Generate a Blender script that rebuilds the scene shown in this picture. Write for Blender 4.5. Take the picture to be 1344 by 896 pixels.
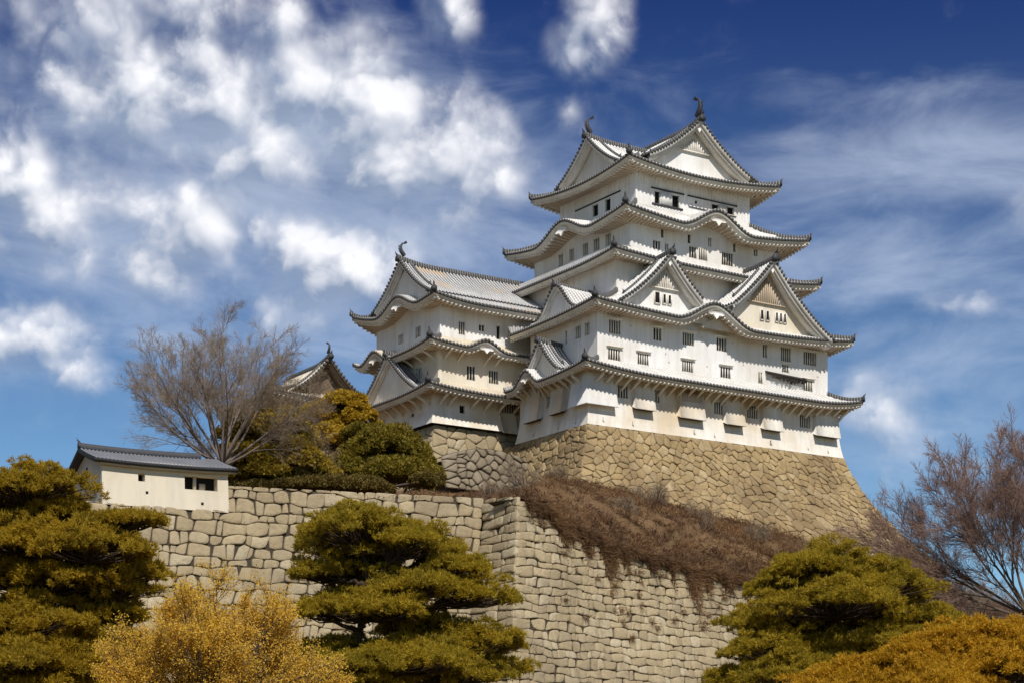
import bpy, math, random
import numpy as np
from math import radians, sin, cos, pi, atan2, sqrt

C = bpy.context.scene
COL = C.collection
for o in list(bpy.data.objects): bpy.data.objects.remove(o)

# ------------------------------------------------------------------ camera
FPX, CXP, HYP, W0 = 2528.0, 672.0, 1070.0, 1344.0
CAMZ = 1.7
cam = bpy.data.cameras.new('camera'); camo = bpy.data.objects.new('camera', cam); COL.objects.link(camo)
camo.location = (0, 0, CAMZ); camo.rotation_euler = (radians(90), 0, 0)
cam.sensor_fit = 'HORIZONTAL'; cam.sensor_width = 36.0; cam.lens = FPX / W0 * 36.0
cam.shift_y = (HYP - 448.0) / W0
cam.clip_start = 0.5; cam.clip_end = 6000
C.camera = camo

# ------------------------------------------------------------------ sky, sun, exposure
SUN_EL = radians(46); SUN_DIR = (0.335, -0.942)         # horizontal direction towards the sun
C.view_settings.view_transform = 'Standard'; C.view_settings.look = 'None'
C.view_settings.exposure = 0.32; C.view_settings.gamma = 1.0
sl = bpy.data.lights.new('sun', 'SUN'); sl.energy = 3.5; sl.angle = radians(0.5); sl.color = (1.0, 0.96, 0.90)
so = bpy.data.objects.new('sun', sl); COL.objects.link(so)
so.location = (60, -120, 150)
_az = atan2(SUN_DIR[0], SUN_DIR[1])
so.rotation_euler = (pi / 2 - SUN_EL, 0, pi - _az)

world = bpy.data.worlds.new('World'); C.world = world; world.use_nodes = True
nt = world.node_tree; nt.nodes.clear(); NL = nt.links
def wn(t, **k):
    n = nt.nodes.new(t)
    for a, b in k.items(): setattr(n, a, b)
    return n
def wlink(src, dst): NL.new(src, dst)
def wmath(op, a, b=None, c=None, clamp=False):
    n = wn('ShaderNodeMath', operation=op); n.use_clamp = clamp
    for i, v in enumerate((a, b, c)):
        if v is None: continue
        if isinstance(v, (int, float)): n.inputs[i].default_value = v
        else: wlink(v, n.inputs[i])
    return n.outputs[0]
def wmix(f, a, b, mode='MIX'):
    n = wn('ShaderNodeMix', data_type='RGBA', blend_type=mode)
    for i, v in ((0, f), (6, a), (7, b)):
        if isinstance(v, (int, float)): n.inputs[i].default_value = v
        elif isinstance(v, tuple): n.inputs[i].default_value = (*v, 1)
        else: wlink(v, n.inputs[i])
    return n.outputs[2]
def build_world():
    tc = wn('ShaderNodeTexCoord'); sep = wn('ShaderNodeSeparateXYZ'); wlink(tc.outputs['Generated'], sep.inputs[0])
    az = wmath('ARCTAN2', sep.outputs[0], sep.outputs[1]); el = wmath('ARCSINE', sep.outputs[2])
    cmb = wn('ShaderNodeCombineXYZ')
    wlink(wmath('MULTIPLY', az, 25.28), cmb.inputs[0]); wlink(wmath('MULTIPLY', el, 25.28), cmb.inputs[1])
    q = cmb.outputs[0]                                   # sky chart: azimuth and elevation, 25.28 units per radian
    def noise(vec, scale, det, rough, off=(0, 0, 0), stretch=(1, 1, 1), dist=0.0):
        mp = wn('ShaderNodeMapping'); mp.inputs['Location'].default_value = off; mp.inputs['Scale'].default_value = stretch
        wlink(vec, mp.inputs[0])
        n = wn('ShaderNodeTexNoise'); n.inputs['Scale'].default_value = scale; n.inputs['Detail'].default_value = det
        n.inputs['Roughness'].default_value = rough; n.inputs['Distortion'].default_value = dist
        wlink(mp.outputs[0], n.inputs['Vector']); return n.outputs[0]
    # cumulus fields: centre azimuth, elevation, radii, strength (chart units)
    blobs = [(-3.3, 8.6, 1.6, .8, .8), (-4.3, 9.97, .75, .52, .9), (-4.9, 9.2, 1.3, .75, 1.0), (-3.8, 8.85, .9, .55, .95), (-6.05, 9.55, .85, .6, .55), (-6.4, 8.65, .5, .35, .5), (-2.87, 9.97, .52, .46, .75),
             (-2.35, 9.15, .85, .55, 1.05), (-1.7, 8.85, .95, .66, 1.1), (-.8, 8.25, .8, .6, 1.0), (-1.95, 8.35, 1.25, .62, .9), (-6.45, 7.8, .8, .6, .95), (-5.9, 7.4, .85, .62, .95),
             (-4.85, 7.55, .6, .42, .8), (-3.85, 7.4, .75, .62, 1.05), (-4.35, 7.1, .9, .45, .8), (-2.6, 7.1, .7, .5, .9), (-1.95, 7.05, .7, .5, .9), (-2.9, 6.55, 1.0, .45, .6),
             (-6.4, 5.95, .8, .46, .95), (-5.95, 5.65, .6, .3, .8), (-.8, 10.05, .34, .7, .8), (1.17, 10.0, .36, .55, .98), (.85, 9.5, .34, .32, .75), (.75, 8.85, .3, .24, .45), (3.05, 10.45, .55, .3, .72),
             (5.62, 6.36, .48, .2, .62), (4.75, 5.05, .9, .5, .45), (4.5, 4.3, .45, .5, .4), (-7.6, 8.3, .9, .8, .8), (7.4, 7.4, .8, .7, .6)]
    wisps = [(5.2, 8.0, 2.6, .55, .62), (4.6, 8.9, 2.4, .4, .34), (5.0, 7.0, 2.4, .55, .72), (5.6, 5.8, 2.2, .5, .55), (-.5, 7.3, 2.2, 1.0, .5), (-4.5, 6.0, 3.2, .8, .35), (-2.6, 6.2, 1.8, .6, .5), (-3.4, 8.3, 3.2, 1.5, .8), (-5.2, 7.2, 2.4, 1.0, .7), (-1.6, 7.6, 2.0, .9, .75), (4.9, 4.9, 1.8, .7, .5)]
    def field(lst, off=(0, 0)):
        acc = None
        for (cx, cy, rx, ry, w) in lst:
            s = wn('ShaderNodeVectorMath', operation='SUBTRACT'); wlink(q, s.inputs[0]); s.inputs[1].default_value = (cx - off[0], cy - off[1], 0)
            m = wn('ShaderNodeVectorMath', operation='MULTIPLY'); wlink(s.outputs[0], m.inputs[0]); m.inputs[1].default_value = (.98 / rx, .96 / ry, 0)
            l = wn('ShaderNodeVectorMath', operation='LENGTH'); wlink(m.outputs[0], l.inputs[0])
            v = wmath('MULTIPLY_ADD', l.outputs['Value'], -w * .6, w)
            acc = v if acc is None else wmath('SMOOTH_MAX', acc, v, .18)
        return acc
    high = wn('ShaderNodeMapRange', interpolation_type='SMOOTHSTEP'); wlink(el, high.inputs[0]); high.inputs[1].default_value = .52; high.inputs[2].default_value = .85; high.inputs[4].default_value = 1.0  # overhead cloud cover, out of frame, added to whiten and lift the fill light
    def dens(off):
        n1 = noise(q, .95, 8, .56, (3.1 + off[0], 1.7 + off[1], 0), dist=.2)
        wp = wn('ShaderNodeVectorMath', operation='ADD'); wlink(q, wp.inputs[0]); cb = wn('ShaderNodeCombineXYZ')
        wlink(wmath('MULTIPLY', n1, 1.1), cb.inputs[0]); wlink(wmath('MULTIPLY', n1, -.9), cb.inputs[1]); wlink(cb.outputs[0], wp.inputs[1])
        of = wn('ShaderNodeVectorMath', operation='ADD'); wlink(wp.outputs[0], of.inputs[0]); of.inputs[1].default_value = (off[0], off[1], 0)
        puff = None
        for sc, am in ((1.0, .62), (2.3, .30), (5.5, .12)):
            v = wn('ShaderNodeTexVoronoi', feature='SMOOTH_F1', voronoi_dimensions='2D'); v.inputs['Scale'].default_value = sc; v.inputs['Smoothness'].default_value = .35; wlink(of.outputs[0], v.inputs['Vector'])
            t = wmath('MULTIPLY_ADD', v.outputs['Distance'], -am, .42 * am); puff = t if puff is None else wmath('ADD', puff, t)
        fld = wmath('MAXIMUM', field(blobs, off), high.outputs[0])
        n1 = wmath('MULTIPLY_ADD', puff, wmath('MULTIPLY_ADD', fld, 1.6, .1, clamp=True), wmath('MULTIPLY', n1, .9))
        return wmath('MULTIPLY_ADD', wmath('SUBTRACT', n1, .45), 1.1, fld)
    d1 = dens((0, 0)); dl = dens((.20, .30))
    r = wn('ShaderNodeMapRange', interpolation_type='SMOOTHSTEP'); wlink(d1, r.inputs[0]); r.inputs[1].default_value = .06; r.inputs[2].default_value = .92
    n2 = noise(q, .9, 8, .58, (0, 4, 2), (.45, 1.2, 1), .5)
    d2 = wmath('MULTIPLY_ADD', wmath('SUBTRACT', n2, .5), 1.5, field(wisps))
    r2 = wn('ShaderNodeMapRange', interpolation_type='SMOOTHSTEP'); wlink(d2, r2.inputs[0]); r2.inputs[1].default_value = .0; r2.inputs[2].default_value = 1.0
    relief = wmath('MULTIPLY_ADD', wmath('SUBTRACT', d1, dl), 1.3, .40, clamp=True)
    sky = wn('ShaderNodeTexSky'); sky.sky_type = 'NISHITA'; sky.sun_disc = False
    sky.sun_elevation = SUN_EL; sky.sun_rotation = _az; sky.altitude = 200; sky.air_density = 1.0; sky.dust_density = .3; sky.ozone_density = 2.5
    elr = wn('ShaderNodeMapRange'); wlink(el, elr.inputs[0]); elr.inputs[1].default_value = .13; elr.inputs[2].default_value = .41
    tint = wmix(elr.outputs[0], SKY_LOW, SKY_HIGH)
    base = wmix(1.0, sky.outputs[0], tint, 'MULTIPLY')
    c1 = wmix(relief, CLOUD_DARK, CLOUD_LIGHT)
    s1 = wmix(wmath('MULTIPLY', r2.outputs[0], .62), base, CLOUD_WISP)
    s2 = wmix(wmath('MULTIPLY', r.outputs[0], .96), s1, c1)
    bg = wn('ShaderNodeBackground'); bg.inputs[1].default_value = 0.15; wlink(s2, bg.inputs[0])
    out = wn('ShaderNodeOutputWorld'); wlink(bg.outputs[0], out.inputs[0])
SKY_LOW = (.36, .47, .53); SKY_HIGH = (.055, .095, .235)
CLOUD_DARK = (1.55, 1.95, 2.7); CLOUD_LIGHT = (5.5, 5.5, 5.7); CLOUD_WISP = (3.4, 3.9, 4.8)
build_world()

# ------------------------------------------------------------------ helpers
PHI = atan2(0.54609644, 0.83772231)                      # heading of the long castle front
CO = np.array([7.24920886, 187.0, 38.02136 + CAMZ])      # castle datum: top of the stone base at its near corner
RV = np.array([cos(PHI), sin(PHI), 0]); LV = np.array([-sin(PHI), cos(PHI), 0])
def cw(u, v, w): return CO + u * RV + v * LV + np.array([0, 0, w])
def px(x, y, Y): return np.array([(x - CXP) / FPX * Y, Y, CAMZ + (HYP - y) / FPX * Y])
OFF = {}
def tag(o, label=None, cat=None, group=None, kind=None):
    for k, v in (('label', label), ('category', cat), ('group', group), ('kind', kind)):
        if v: o[k] = v
    return o
def thing(name, loc, off, label, cat, group=None, rz=0.0):
    o = bpy.data.objects.new(name, None); COL.objects.link(o); o.empty_display_size = .5
    o.location = loc; o.rotation_euler = (0, 0, rz); OFF[o.name] = np.array(off, float)
    return tag(o, label, cat, group)
def castle_thing(name, u, v, w, label, cat, group=None):
    return thing(name, cw(u, v, w), (u, v, w), label, cat, group, PHI)
def world_thing(name, loc, label, cat, group=None):
    return thing(name, loc, loc, label, cat, group)

class MB:
    def __init__(s): s.v = []; s.q = []; s.t = []; s.p = []; s.uv = []; s.n = 0
    def add(s, V, quads=None, tris=None, polys=None, uv=None):
        V = np.asarray(V, float).reshape(-1, 3)
        s.v.append(V); s.uv.append(np.tile((0., .25), (len(V), 1)) if uv is None else np.asarray(uv, float).reshape(-1, 2))
        if quads is not None and len(quads): s.q.append(np.asarray(quads, np.int64) + s.n)
        if tris is not None and len(tris): s.t.append(np.asarray(tris, np.int64) + s.n)
        if polys: s.p += [[i + s.n for i in p] for p in polys]
        s.n += len(V)
    def grid(s, P, uv=None, flip=False, closed=False):
        nr, nc = P.shape[:2]
        i = np.arange(nr * nc).reshape(nr, nc)
        if closed: i = np.concatenate([i, i[:, :1]], 1)
        a, b, c, d = i[:-1, :-1], i[:-1, 1:], i[1:, 1:], i[1:, :-1]
        Q = np.stack([a, b, c, d] if not flip else [d, c, b, a], -1).reshape(-1, 4)
        s.add(P, quads=Q, uv=uv)
    def poly(s, pts): s.add(pts, polys=[list(range(len(pts)))])
    def hexa(s, p):                                       # eight corners: bottom ring, top ring (counter-clockwise from above)
        s.add(p, quads=[[3, 2, 1, 0], [4, 5, 6, 7], [0, 1, 5, 4], [1, 2, 6, 5], [2, 3, 7, 6], [3, 0, 4, 7]])
    def box(s, o, ex, ey, ez, lx, ly, lz):                # centre, axes, half sizes
        o, ex, ey, ez = (np.asarray(a, float) for a in (o, ex, ey, ez))
        P = [o + sx * lx * ex + sy * ly * ey + sz * lz * ez for sz in (-1, 1) for sx, sy in ((-1, -1), (1, -1), (1, 1), (-1, 1))]
        s.hexa(P)
    def sweep(s, path, prof, caps=True, lat=None, scale=None):   # prof: (lateral, height) closed ring
        path = np.asarray(path, float); prof = np.asarray(prof, float)
        t = np.gradient(path, axis=0); th = t.copy(); th[:, 2] = 0
        n = np.linalg.norm(th, axis=1, keepdims=True); n[n < 1e-6] = 1
        sd = np.stack([-th[:, 1], th[:, 0], 0 * th[:, 0]], 1) / n
        if lat is not None: sd = np.tile(np.asarray(lat, float), (len(path), 1))
        sc = np.ones(len(path)) if scale is None else np.asarray(scale)
        up = np.array([0, 0, 1.0])
        P = path[:, None, :] + sd[:, None, :] * (prof[None, :, 0:1] * sc[:, None, None]) + up * (prof[None, :, 1:2] * sc[:, None, None])
        d = np.concatenate([[0], np.cumsum(np.linalg.norm(np.diff(path, axis=0), axis=1))])
        k = len(prof)
        uv = np.stack(np.broadcast_arrays(np.arange(k)[None, :] / k, d[:, None]), -1)
        s.grid(P, uv, closed=True)
        if caps: s.poly(P[0][::-1]); s.poly(P[-1])
    def build(s, name, mat, parent=None, smooth=False, off=None):
        V = np.concatenate(s.v) if s.v else np.zeros((0, 3)); UV = np.concatenate(s.uv)
        key = parent.name if parent is not None else None
        o_ = OFF[key] if key in OFF else (np.zeros(3) if off is None else np.asarray(off, float))
        Q = np.concatenate(s.q) if s.q else np.zeros((0, 4), int); T = np.concatenate(s.t) if s.t else np.zeros((0, 3), int)
        pl = [np.asarray(p) for p in s.p]
        loops = np.concatenate([Q.ravel(), T.ravel()] + pl).astype(np.int32)
        cnt = np.concatenate([np.full(len(Q), 4), np.full(len(T), 3), np.array([len(p) for p in pl], int)]).astype(np.int32)
        me = bpy.data.meshes.new(name)
        me.vertices.add(len(V)); me.vertices.foreach_set('co', (V - o_).astype(np.float32).ravel())
        me.loops.add(len(loops)); me.loops.foreach_set('vertex_index', loops)
        me.polygons.add(len(cnt)); st = np.concatenate([[0], np.cumsum(cnt)[:-1]]).astype(np.int32)
        me.polygons.foreach_set('loop_start', st); me.polygons.foreach_set('loop_total', cnt)
        if smooth: me.polygons.foreach_set('use_smooth', np.ones(len(cnt), bool))
        uvl = me.uv_layers.new(name='UVMap'); uvl.data.foreach_set('uv', UV[loops].astype(np.float32).ravel())
        me.update(calc_edges=True)
        me.materials.append(mat)
        o = bpy.data.objects.new(name, me); COL.objects.link(o)
        if parent is not None:
            o.parent = parent; OFF[o.name] = o_
        else:
            o.location = o_; OFF[o.name] = o_
        return o

# ------------------------------------------------------------------ materials
def newmat(name):
    m = bpy.data.materials.new(name); m.use_nodes = True
    t = m.node_tree; t.nodes.clear(); return m, t
class NT:
    def __init__(s, name): s.m, s.t = newmat(name)
    def n(s, ty, ins=None, **k):
        x = s.t.nodes.new(ty)
        for a, b in k.items(): setattr(x, a, b)
        for a, b in (ins or {}).items(): s.set(x.inputs[a], b)
        return x
    def set(s, sock, v):
        if hasattr(v, 'links') or isinstance(v, bpy.types.NodeSocket): s.t.links.new(v, sock)
        elif isinstance(v, tuple) and len(v) == 3 and sock.type == 'RGBA': sock.default_value = (*v, 1)
        else: sock.default_value = v
    def math(s, op, a, b=0.0, c=0.0, clamp=False):
        x = s.n('ShaderNodeMath', {0: a, 1: b, 2: c}, operation=op); x.use_clamp = clamp; return x.outputs[0]
    def mix(s, f, a, b, mode='MIX'):
        x = s.n('ShaderNodeMix', {0: f, 6: a, 7: b}, data_type='RGBA', blend_type=mode); return x.outputs[2]
    def noise(s, vec, scale, det=4, rough=.55, st=None, dist=0.0):
        if st: vec = s.n('ShaderNodeMapping', {0: vec, 3: st}).outputs[0]
        return s.n('ShaderNodeTexNoise', {'Vector': vec, 'Scale': scale, 'Detail': det, 'Roughness': rough, 'Distortion': dist}).outputs[0]
    def ramp(s, v, lo, hi, a=0.0, b=1.0):
        return s.n('ShaderNodeMapRange', {0: v, 1: lo, 2: hi, 3: a, 4: b}).outputs[0]
    def obj(s): return s.n('ShaderNodeTexCoord').outputs['Object']
    def uv(s): return s.n('ShaderNodeTexCoord').outputs['UV']
    def island(s): return s.n('ShaderNodeNewGeometry').outputs['Random Per Island']
    def bump(s, h, st=.5, d=.05): return s.n('ShaderNodeBump', {'Strength': st, 'Distance': d, 'Height': h}).outputs[0]
    def out(s, col, rough=.8, nrm=None, spec=.3, trans=None):
        b = s.n('ShaderNodeBsdfPrincipled', {'Base Color': col, 'Roughness': rough, 'Specular IOR Level': spec})
        if nrm is not None: s.set(b.inputs['Normal'], nrm)
        sh = b.outputs[0]
        if trans:
            tr = s.n('ShaderNodeBsdfTranslucent', {0: col}); sh = s.n('ShaderNodeMixShader', {0: trans, 1: sh, 2: tr.outputs[0]}).outputs[0]
        o = s.n('ShaderNodeOutputMaterial'); s.t.links.new(sh, o.inputs[0]); return s.m
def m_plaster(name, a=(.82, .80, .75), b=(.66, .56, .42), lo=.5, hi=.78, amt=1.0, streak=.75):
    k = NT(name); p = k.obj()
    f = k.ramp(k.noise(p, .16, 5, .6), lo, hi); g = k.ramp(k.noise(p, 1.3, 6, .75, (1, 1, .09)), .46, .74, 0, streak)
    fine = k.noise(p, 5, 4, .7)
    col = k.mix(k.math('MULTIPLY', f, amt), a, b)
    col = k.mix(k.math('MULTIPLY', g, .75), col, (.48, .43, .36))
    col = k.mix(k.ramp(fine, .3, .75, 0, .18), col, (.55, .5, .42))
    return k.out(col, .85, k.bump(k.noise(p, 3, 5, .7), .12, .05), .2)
def m_plain(name, col, rough=.8, var=.35, sc=2.0, spec=.25, st=None):
    k = NT(name); p = k.obj()
    d = tuple(c * .45 for c in col)
    return k.out(k.mix(k.ramp(k.noise(p, sc, 5, .65, st), .35, .8, 0, var * 2), col, d), rough, k.bump(k.noise(p, sc * 3, 4, .7), .3, .04), spec)
PITCH = .42
def m_tiles(name, crown, valley, joint, jw=.45, rust=0.0, mott=.5, vj=.3):
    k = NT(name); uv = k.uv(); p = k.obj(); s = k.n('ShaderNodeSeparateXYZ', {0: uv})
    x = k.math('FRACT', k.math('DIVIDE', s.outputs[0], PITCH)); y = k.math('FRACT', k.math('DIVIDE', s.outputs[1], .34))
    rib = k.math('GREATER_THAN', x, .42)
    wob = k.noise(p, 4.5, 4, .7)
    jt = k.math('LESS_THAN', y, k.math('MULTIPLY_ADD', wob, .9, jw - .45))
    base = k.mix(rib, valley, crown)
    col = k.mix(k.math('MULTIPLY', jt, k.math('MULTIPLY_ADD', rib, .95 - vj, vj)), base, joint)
    col = k.mix(k.ramp(k.noise(p, .5, 5, .65), .4, .8, 0, mott), col, tuple(c * .38 for c in crown))
    col = k.mix(k.ramp(k.noise(p, 9, 3, .7), .55, .8, 0, .5), col, (.10, .095, .09))
    if rust: col = k.mix(k.ramp(k.noise(p, .22, 4, .6), .54, .66, 0, rust), col, (.50, .33, .16))
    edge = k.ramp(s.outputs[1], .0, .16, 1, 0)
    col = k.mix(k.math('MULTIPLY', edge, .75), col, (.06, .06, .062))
    return k.out(col, .7, None, .3)
M = {}
M['plaster'] = m_plaster('plaster', (.82, .805, .775), (.64, .57, .47), .42, .76)
M['plaster_warm'] = m_plaster('plaster_warm', (.80, .74, .62), (.62, .50, .33), .38, .72)
M['plaster_low'] = m_plaster('plaster_low', (.82, .78, .70), (.66, .53, .36), .42, .66)
M['plaster_trim'] = m_plaster('plaster_trim', (.80, .76, .68), (.56, .46, .34), .45, .8, .8, .8)
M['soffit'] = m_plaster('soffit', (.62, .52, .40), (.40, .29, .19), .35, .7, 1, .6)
M['old_wood'] = m_plaster('old_wood', (.55, .45, .32), (.34, .25, .16), .35, .7, 1, 1)
M['guard'] = m_plaster('guard_plaster', (.66, .58, .44), (.47, .38, .27), .44, .72, .9, .8)
M['dark_wood'] = m_plain('dark_wood', (.20, .145, .10), .8, .4, 2)
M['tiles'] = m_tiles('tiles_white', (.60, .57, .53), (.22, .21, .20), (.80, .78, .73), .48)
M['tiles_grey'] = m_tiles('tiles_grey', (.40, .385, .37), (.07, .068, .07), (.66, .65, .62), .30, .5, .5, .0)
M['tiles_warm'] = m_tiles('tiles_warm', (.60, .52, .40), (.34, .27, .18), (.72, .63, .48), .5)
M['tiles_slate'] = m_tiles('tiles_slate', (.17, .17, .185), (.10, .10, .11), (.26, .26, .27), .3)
def m_ridge():
    k = NT('ridge_tiles'); s = k.n('ShaderNodeSeparateXYZ', {0: k.uv()}); p = k.obj()
    y = k.math('FRACT', k.math('DIVIDE', s.outputs[1], .3))
    j = k.math('LESS_THAN', y, k.math('MULTIPLY_ADD', k.noise(p, 6, 3, .6), .6, -.04))
    return k.out(k.mix(k.math('MULTIPLY', j, .5), (.048, .048, .05), (.42, .40, .37)), .7, None, .3)
M['ridge'] = m_ridge()
M['dark_tile'] = m_plain('dark_tile', (.055, .055, .06), .6, .3, 3)
M['tile_end'] = m_plain('tile_end', (.11, .105, .10), .7, .3, 5)
M['dark'] = m_plain('dark_interior', (.012, .011, .010), .9, .2, 1)
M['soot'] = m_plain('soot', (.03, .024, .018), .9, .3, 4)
def m_stone(name, a, b, c, dirt, sc=1.0, stain=.6):
    k = NT(name); p = k.obj(); i = k.island()
    col = k.mix(i, a, b)
    col = k.mix(k.ramp(k.n('ShaderNodeTexWhiteNoise', {'W': i}, noise_dimensions='1D').outputs[0], .66, 1, 0, .85), col, c)
    col = k.mix(k.ramp(k.n('ShaderNodeTexWhiteNoise', {'W': k.math('ADD', i, 3.7)}, noise_dimensions='1D').outputs[0], .72, .97, 0, .6), col, (a[0] * .6, a[1] * .6, a[2] * .64))
    col = k.mix(k.ramp(k.noise(p, 2.6 * sc, 6, .7), .35, .75, 0, .5), col, tuple(x * .52 for x in a))
    col = k.mix(k.ramp(k.noise(p, 14 * sc, 4, .75), .5, .78, 0, .6), col, tuple(min(x * 1.25, .6) for x in b))
    col = k.mix(k.ramp(k.noise(p, .13 * sc, 5, .65), .44, .66, 0, stain), col, dirt)
    col = k.mix(k.ramp(k.noise(p, .7 * sc, 5, .7), .54, .72, 0, stain), col, dirt)
    col = k.mix(k.ramp(k.noise(p, .55 * sc, 5, .7, (1, 1, .16)), .52, .72, 0, stain * .8), col, dirt)
    h = k.math('ADD', k.noise(p, 4 * sc, 6, .7), k.math('MULTIPLY', k.noise(p, 17, 4, .7), .4))
    return k.out(col, .92, k.bump(h, .75, .14), .15)
M['stone_gold'] = m_stone('stone_gold', (.44, .32, .165), (.37, .26, .125), (.50, .39, .23), (.17, .115, .06), 1.0, .75)
M['stone_pale'] = m_stone('stone_pale', (.46, .365, .22), (.38, .295, .175), (.52, .44, .30), (.21, .16, .10), 1.0, .6)
M['stone_grey'] = m_stone('stone_grey', (.29, .235, .16), (.23, .185, .125), (.35, .29, .21), (.11, .088, .06))
M['gap'] = m_plain('joint_mortar_earth', (.055, .042, .028), .95, .3, 3)  # dark mortar backing, seen between the stones
def m_leaf(name, a, b, c, sc=.8, trans=.3, rough=.6):
    k = NT(name); p = k.obj(); i = k.island()
    col = k.mix(k.ramp(k.noise(p, sc, 4, .6), .34, .68), a, b)
    col = k.mix(k.math('MULTIPLY', i, .55), col, c)
    return k.out(col, rough, None, .2, trans)
def m_bark(name, a, b):
    k = NT(name); p = k.obj(); h = k.noise(p, 6, 6, .7, (1, 1, .3))
    return k.out(k.mix(h, a, b), .9, k.bump(h, .6, .05), .15)
def m_ground(name, a, b, c, sc=.25):
    k = NT(name); p = k.obj()
    col = k.mix(k.ramp(k.noise(p, sc, 6, .65), .38, .62), a, b)
    col = k.mix(k.ramp(k.noise(p, sc * 9, 6, .75), .45, .75, 0, .8), col, c)
    return k.out(col, .95, k.bump(k.noise(p, 2.5, 6, .75), 1, .3), .1)
M['needle_olive'] = m_leaf('needles_olive', (.34, .25, .02), (.56, .38, .025), (.21, .165, .018), .8, .5)
M['needle_gold'] = m_leaf('needles_gold', (.52, .29, .015), (.64, .36, .018), (.32, .185, .014), .9, .45)
M['needle_dark'] = m_leaf('needles_dark', (.34, .235, .018), (.58, .37, .022), (.20, .14, .014), .8, .5)
M['leaf_yellow'] = m_leaf('leaves_yellow', (.80, .51, .06), (.86, .58, .10), (.58, .34, .03), .9, .5)
M['leaf_ochre'] = m_leaf('leaves_ochre', (.36, .25, .028), (.47, .31, .03), (.20, .145, .02), .5, .4)
M['leaf_golden'] = m_leaf('leaves_golden', (.46, .29, .024), (.58, .36, .026), (.25, .17, .016), .5, .4)
M['leaf_olive'] = m_leaf('leaves_olive', (.21, .16, .02), (.30, .22, .02), (.12, .095, .018), .6, .4)
M['leaf_dull'] = m_leaf('leaves_dull', (.15, .105, .022), (.20, .135, .028), (.09, .065, .018), .6)
M['dead'] = m_leaf('dead_grass_blades', (.14, .078, .042), (.33, .185, .078), (.075, .043, .03), .17, .3, .8)
M['bark'] = m_bark('bark_brown', (.085, .06, .042), (.16, .12, .09))
M['bark_pine'] = m_bark('bark_pine', (.035, .024, .016), (.09, .06, .04))
M['bark_grey'] = m_bark('bark_grey', (.13, .10, .085), (.25, .20, .17))
M['twig_red'] = m_bark('twig_red', (.19, .115, .085), (.28, .175, .13))
M['twig_brown'] = m_bark('twig_brown', (.21, .155, .10), (.32, .24, .165))
M['soil'] = m_ground('hillside_soil', (.15, .088, .045), (.22, .135, .065), (.08, .048, .030))
M['earth'] = m_ground('ground_earth', (.13, .10, .05), (.18, .14, .06), (.07, .055, .03), .1)

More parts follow.
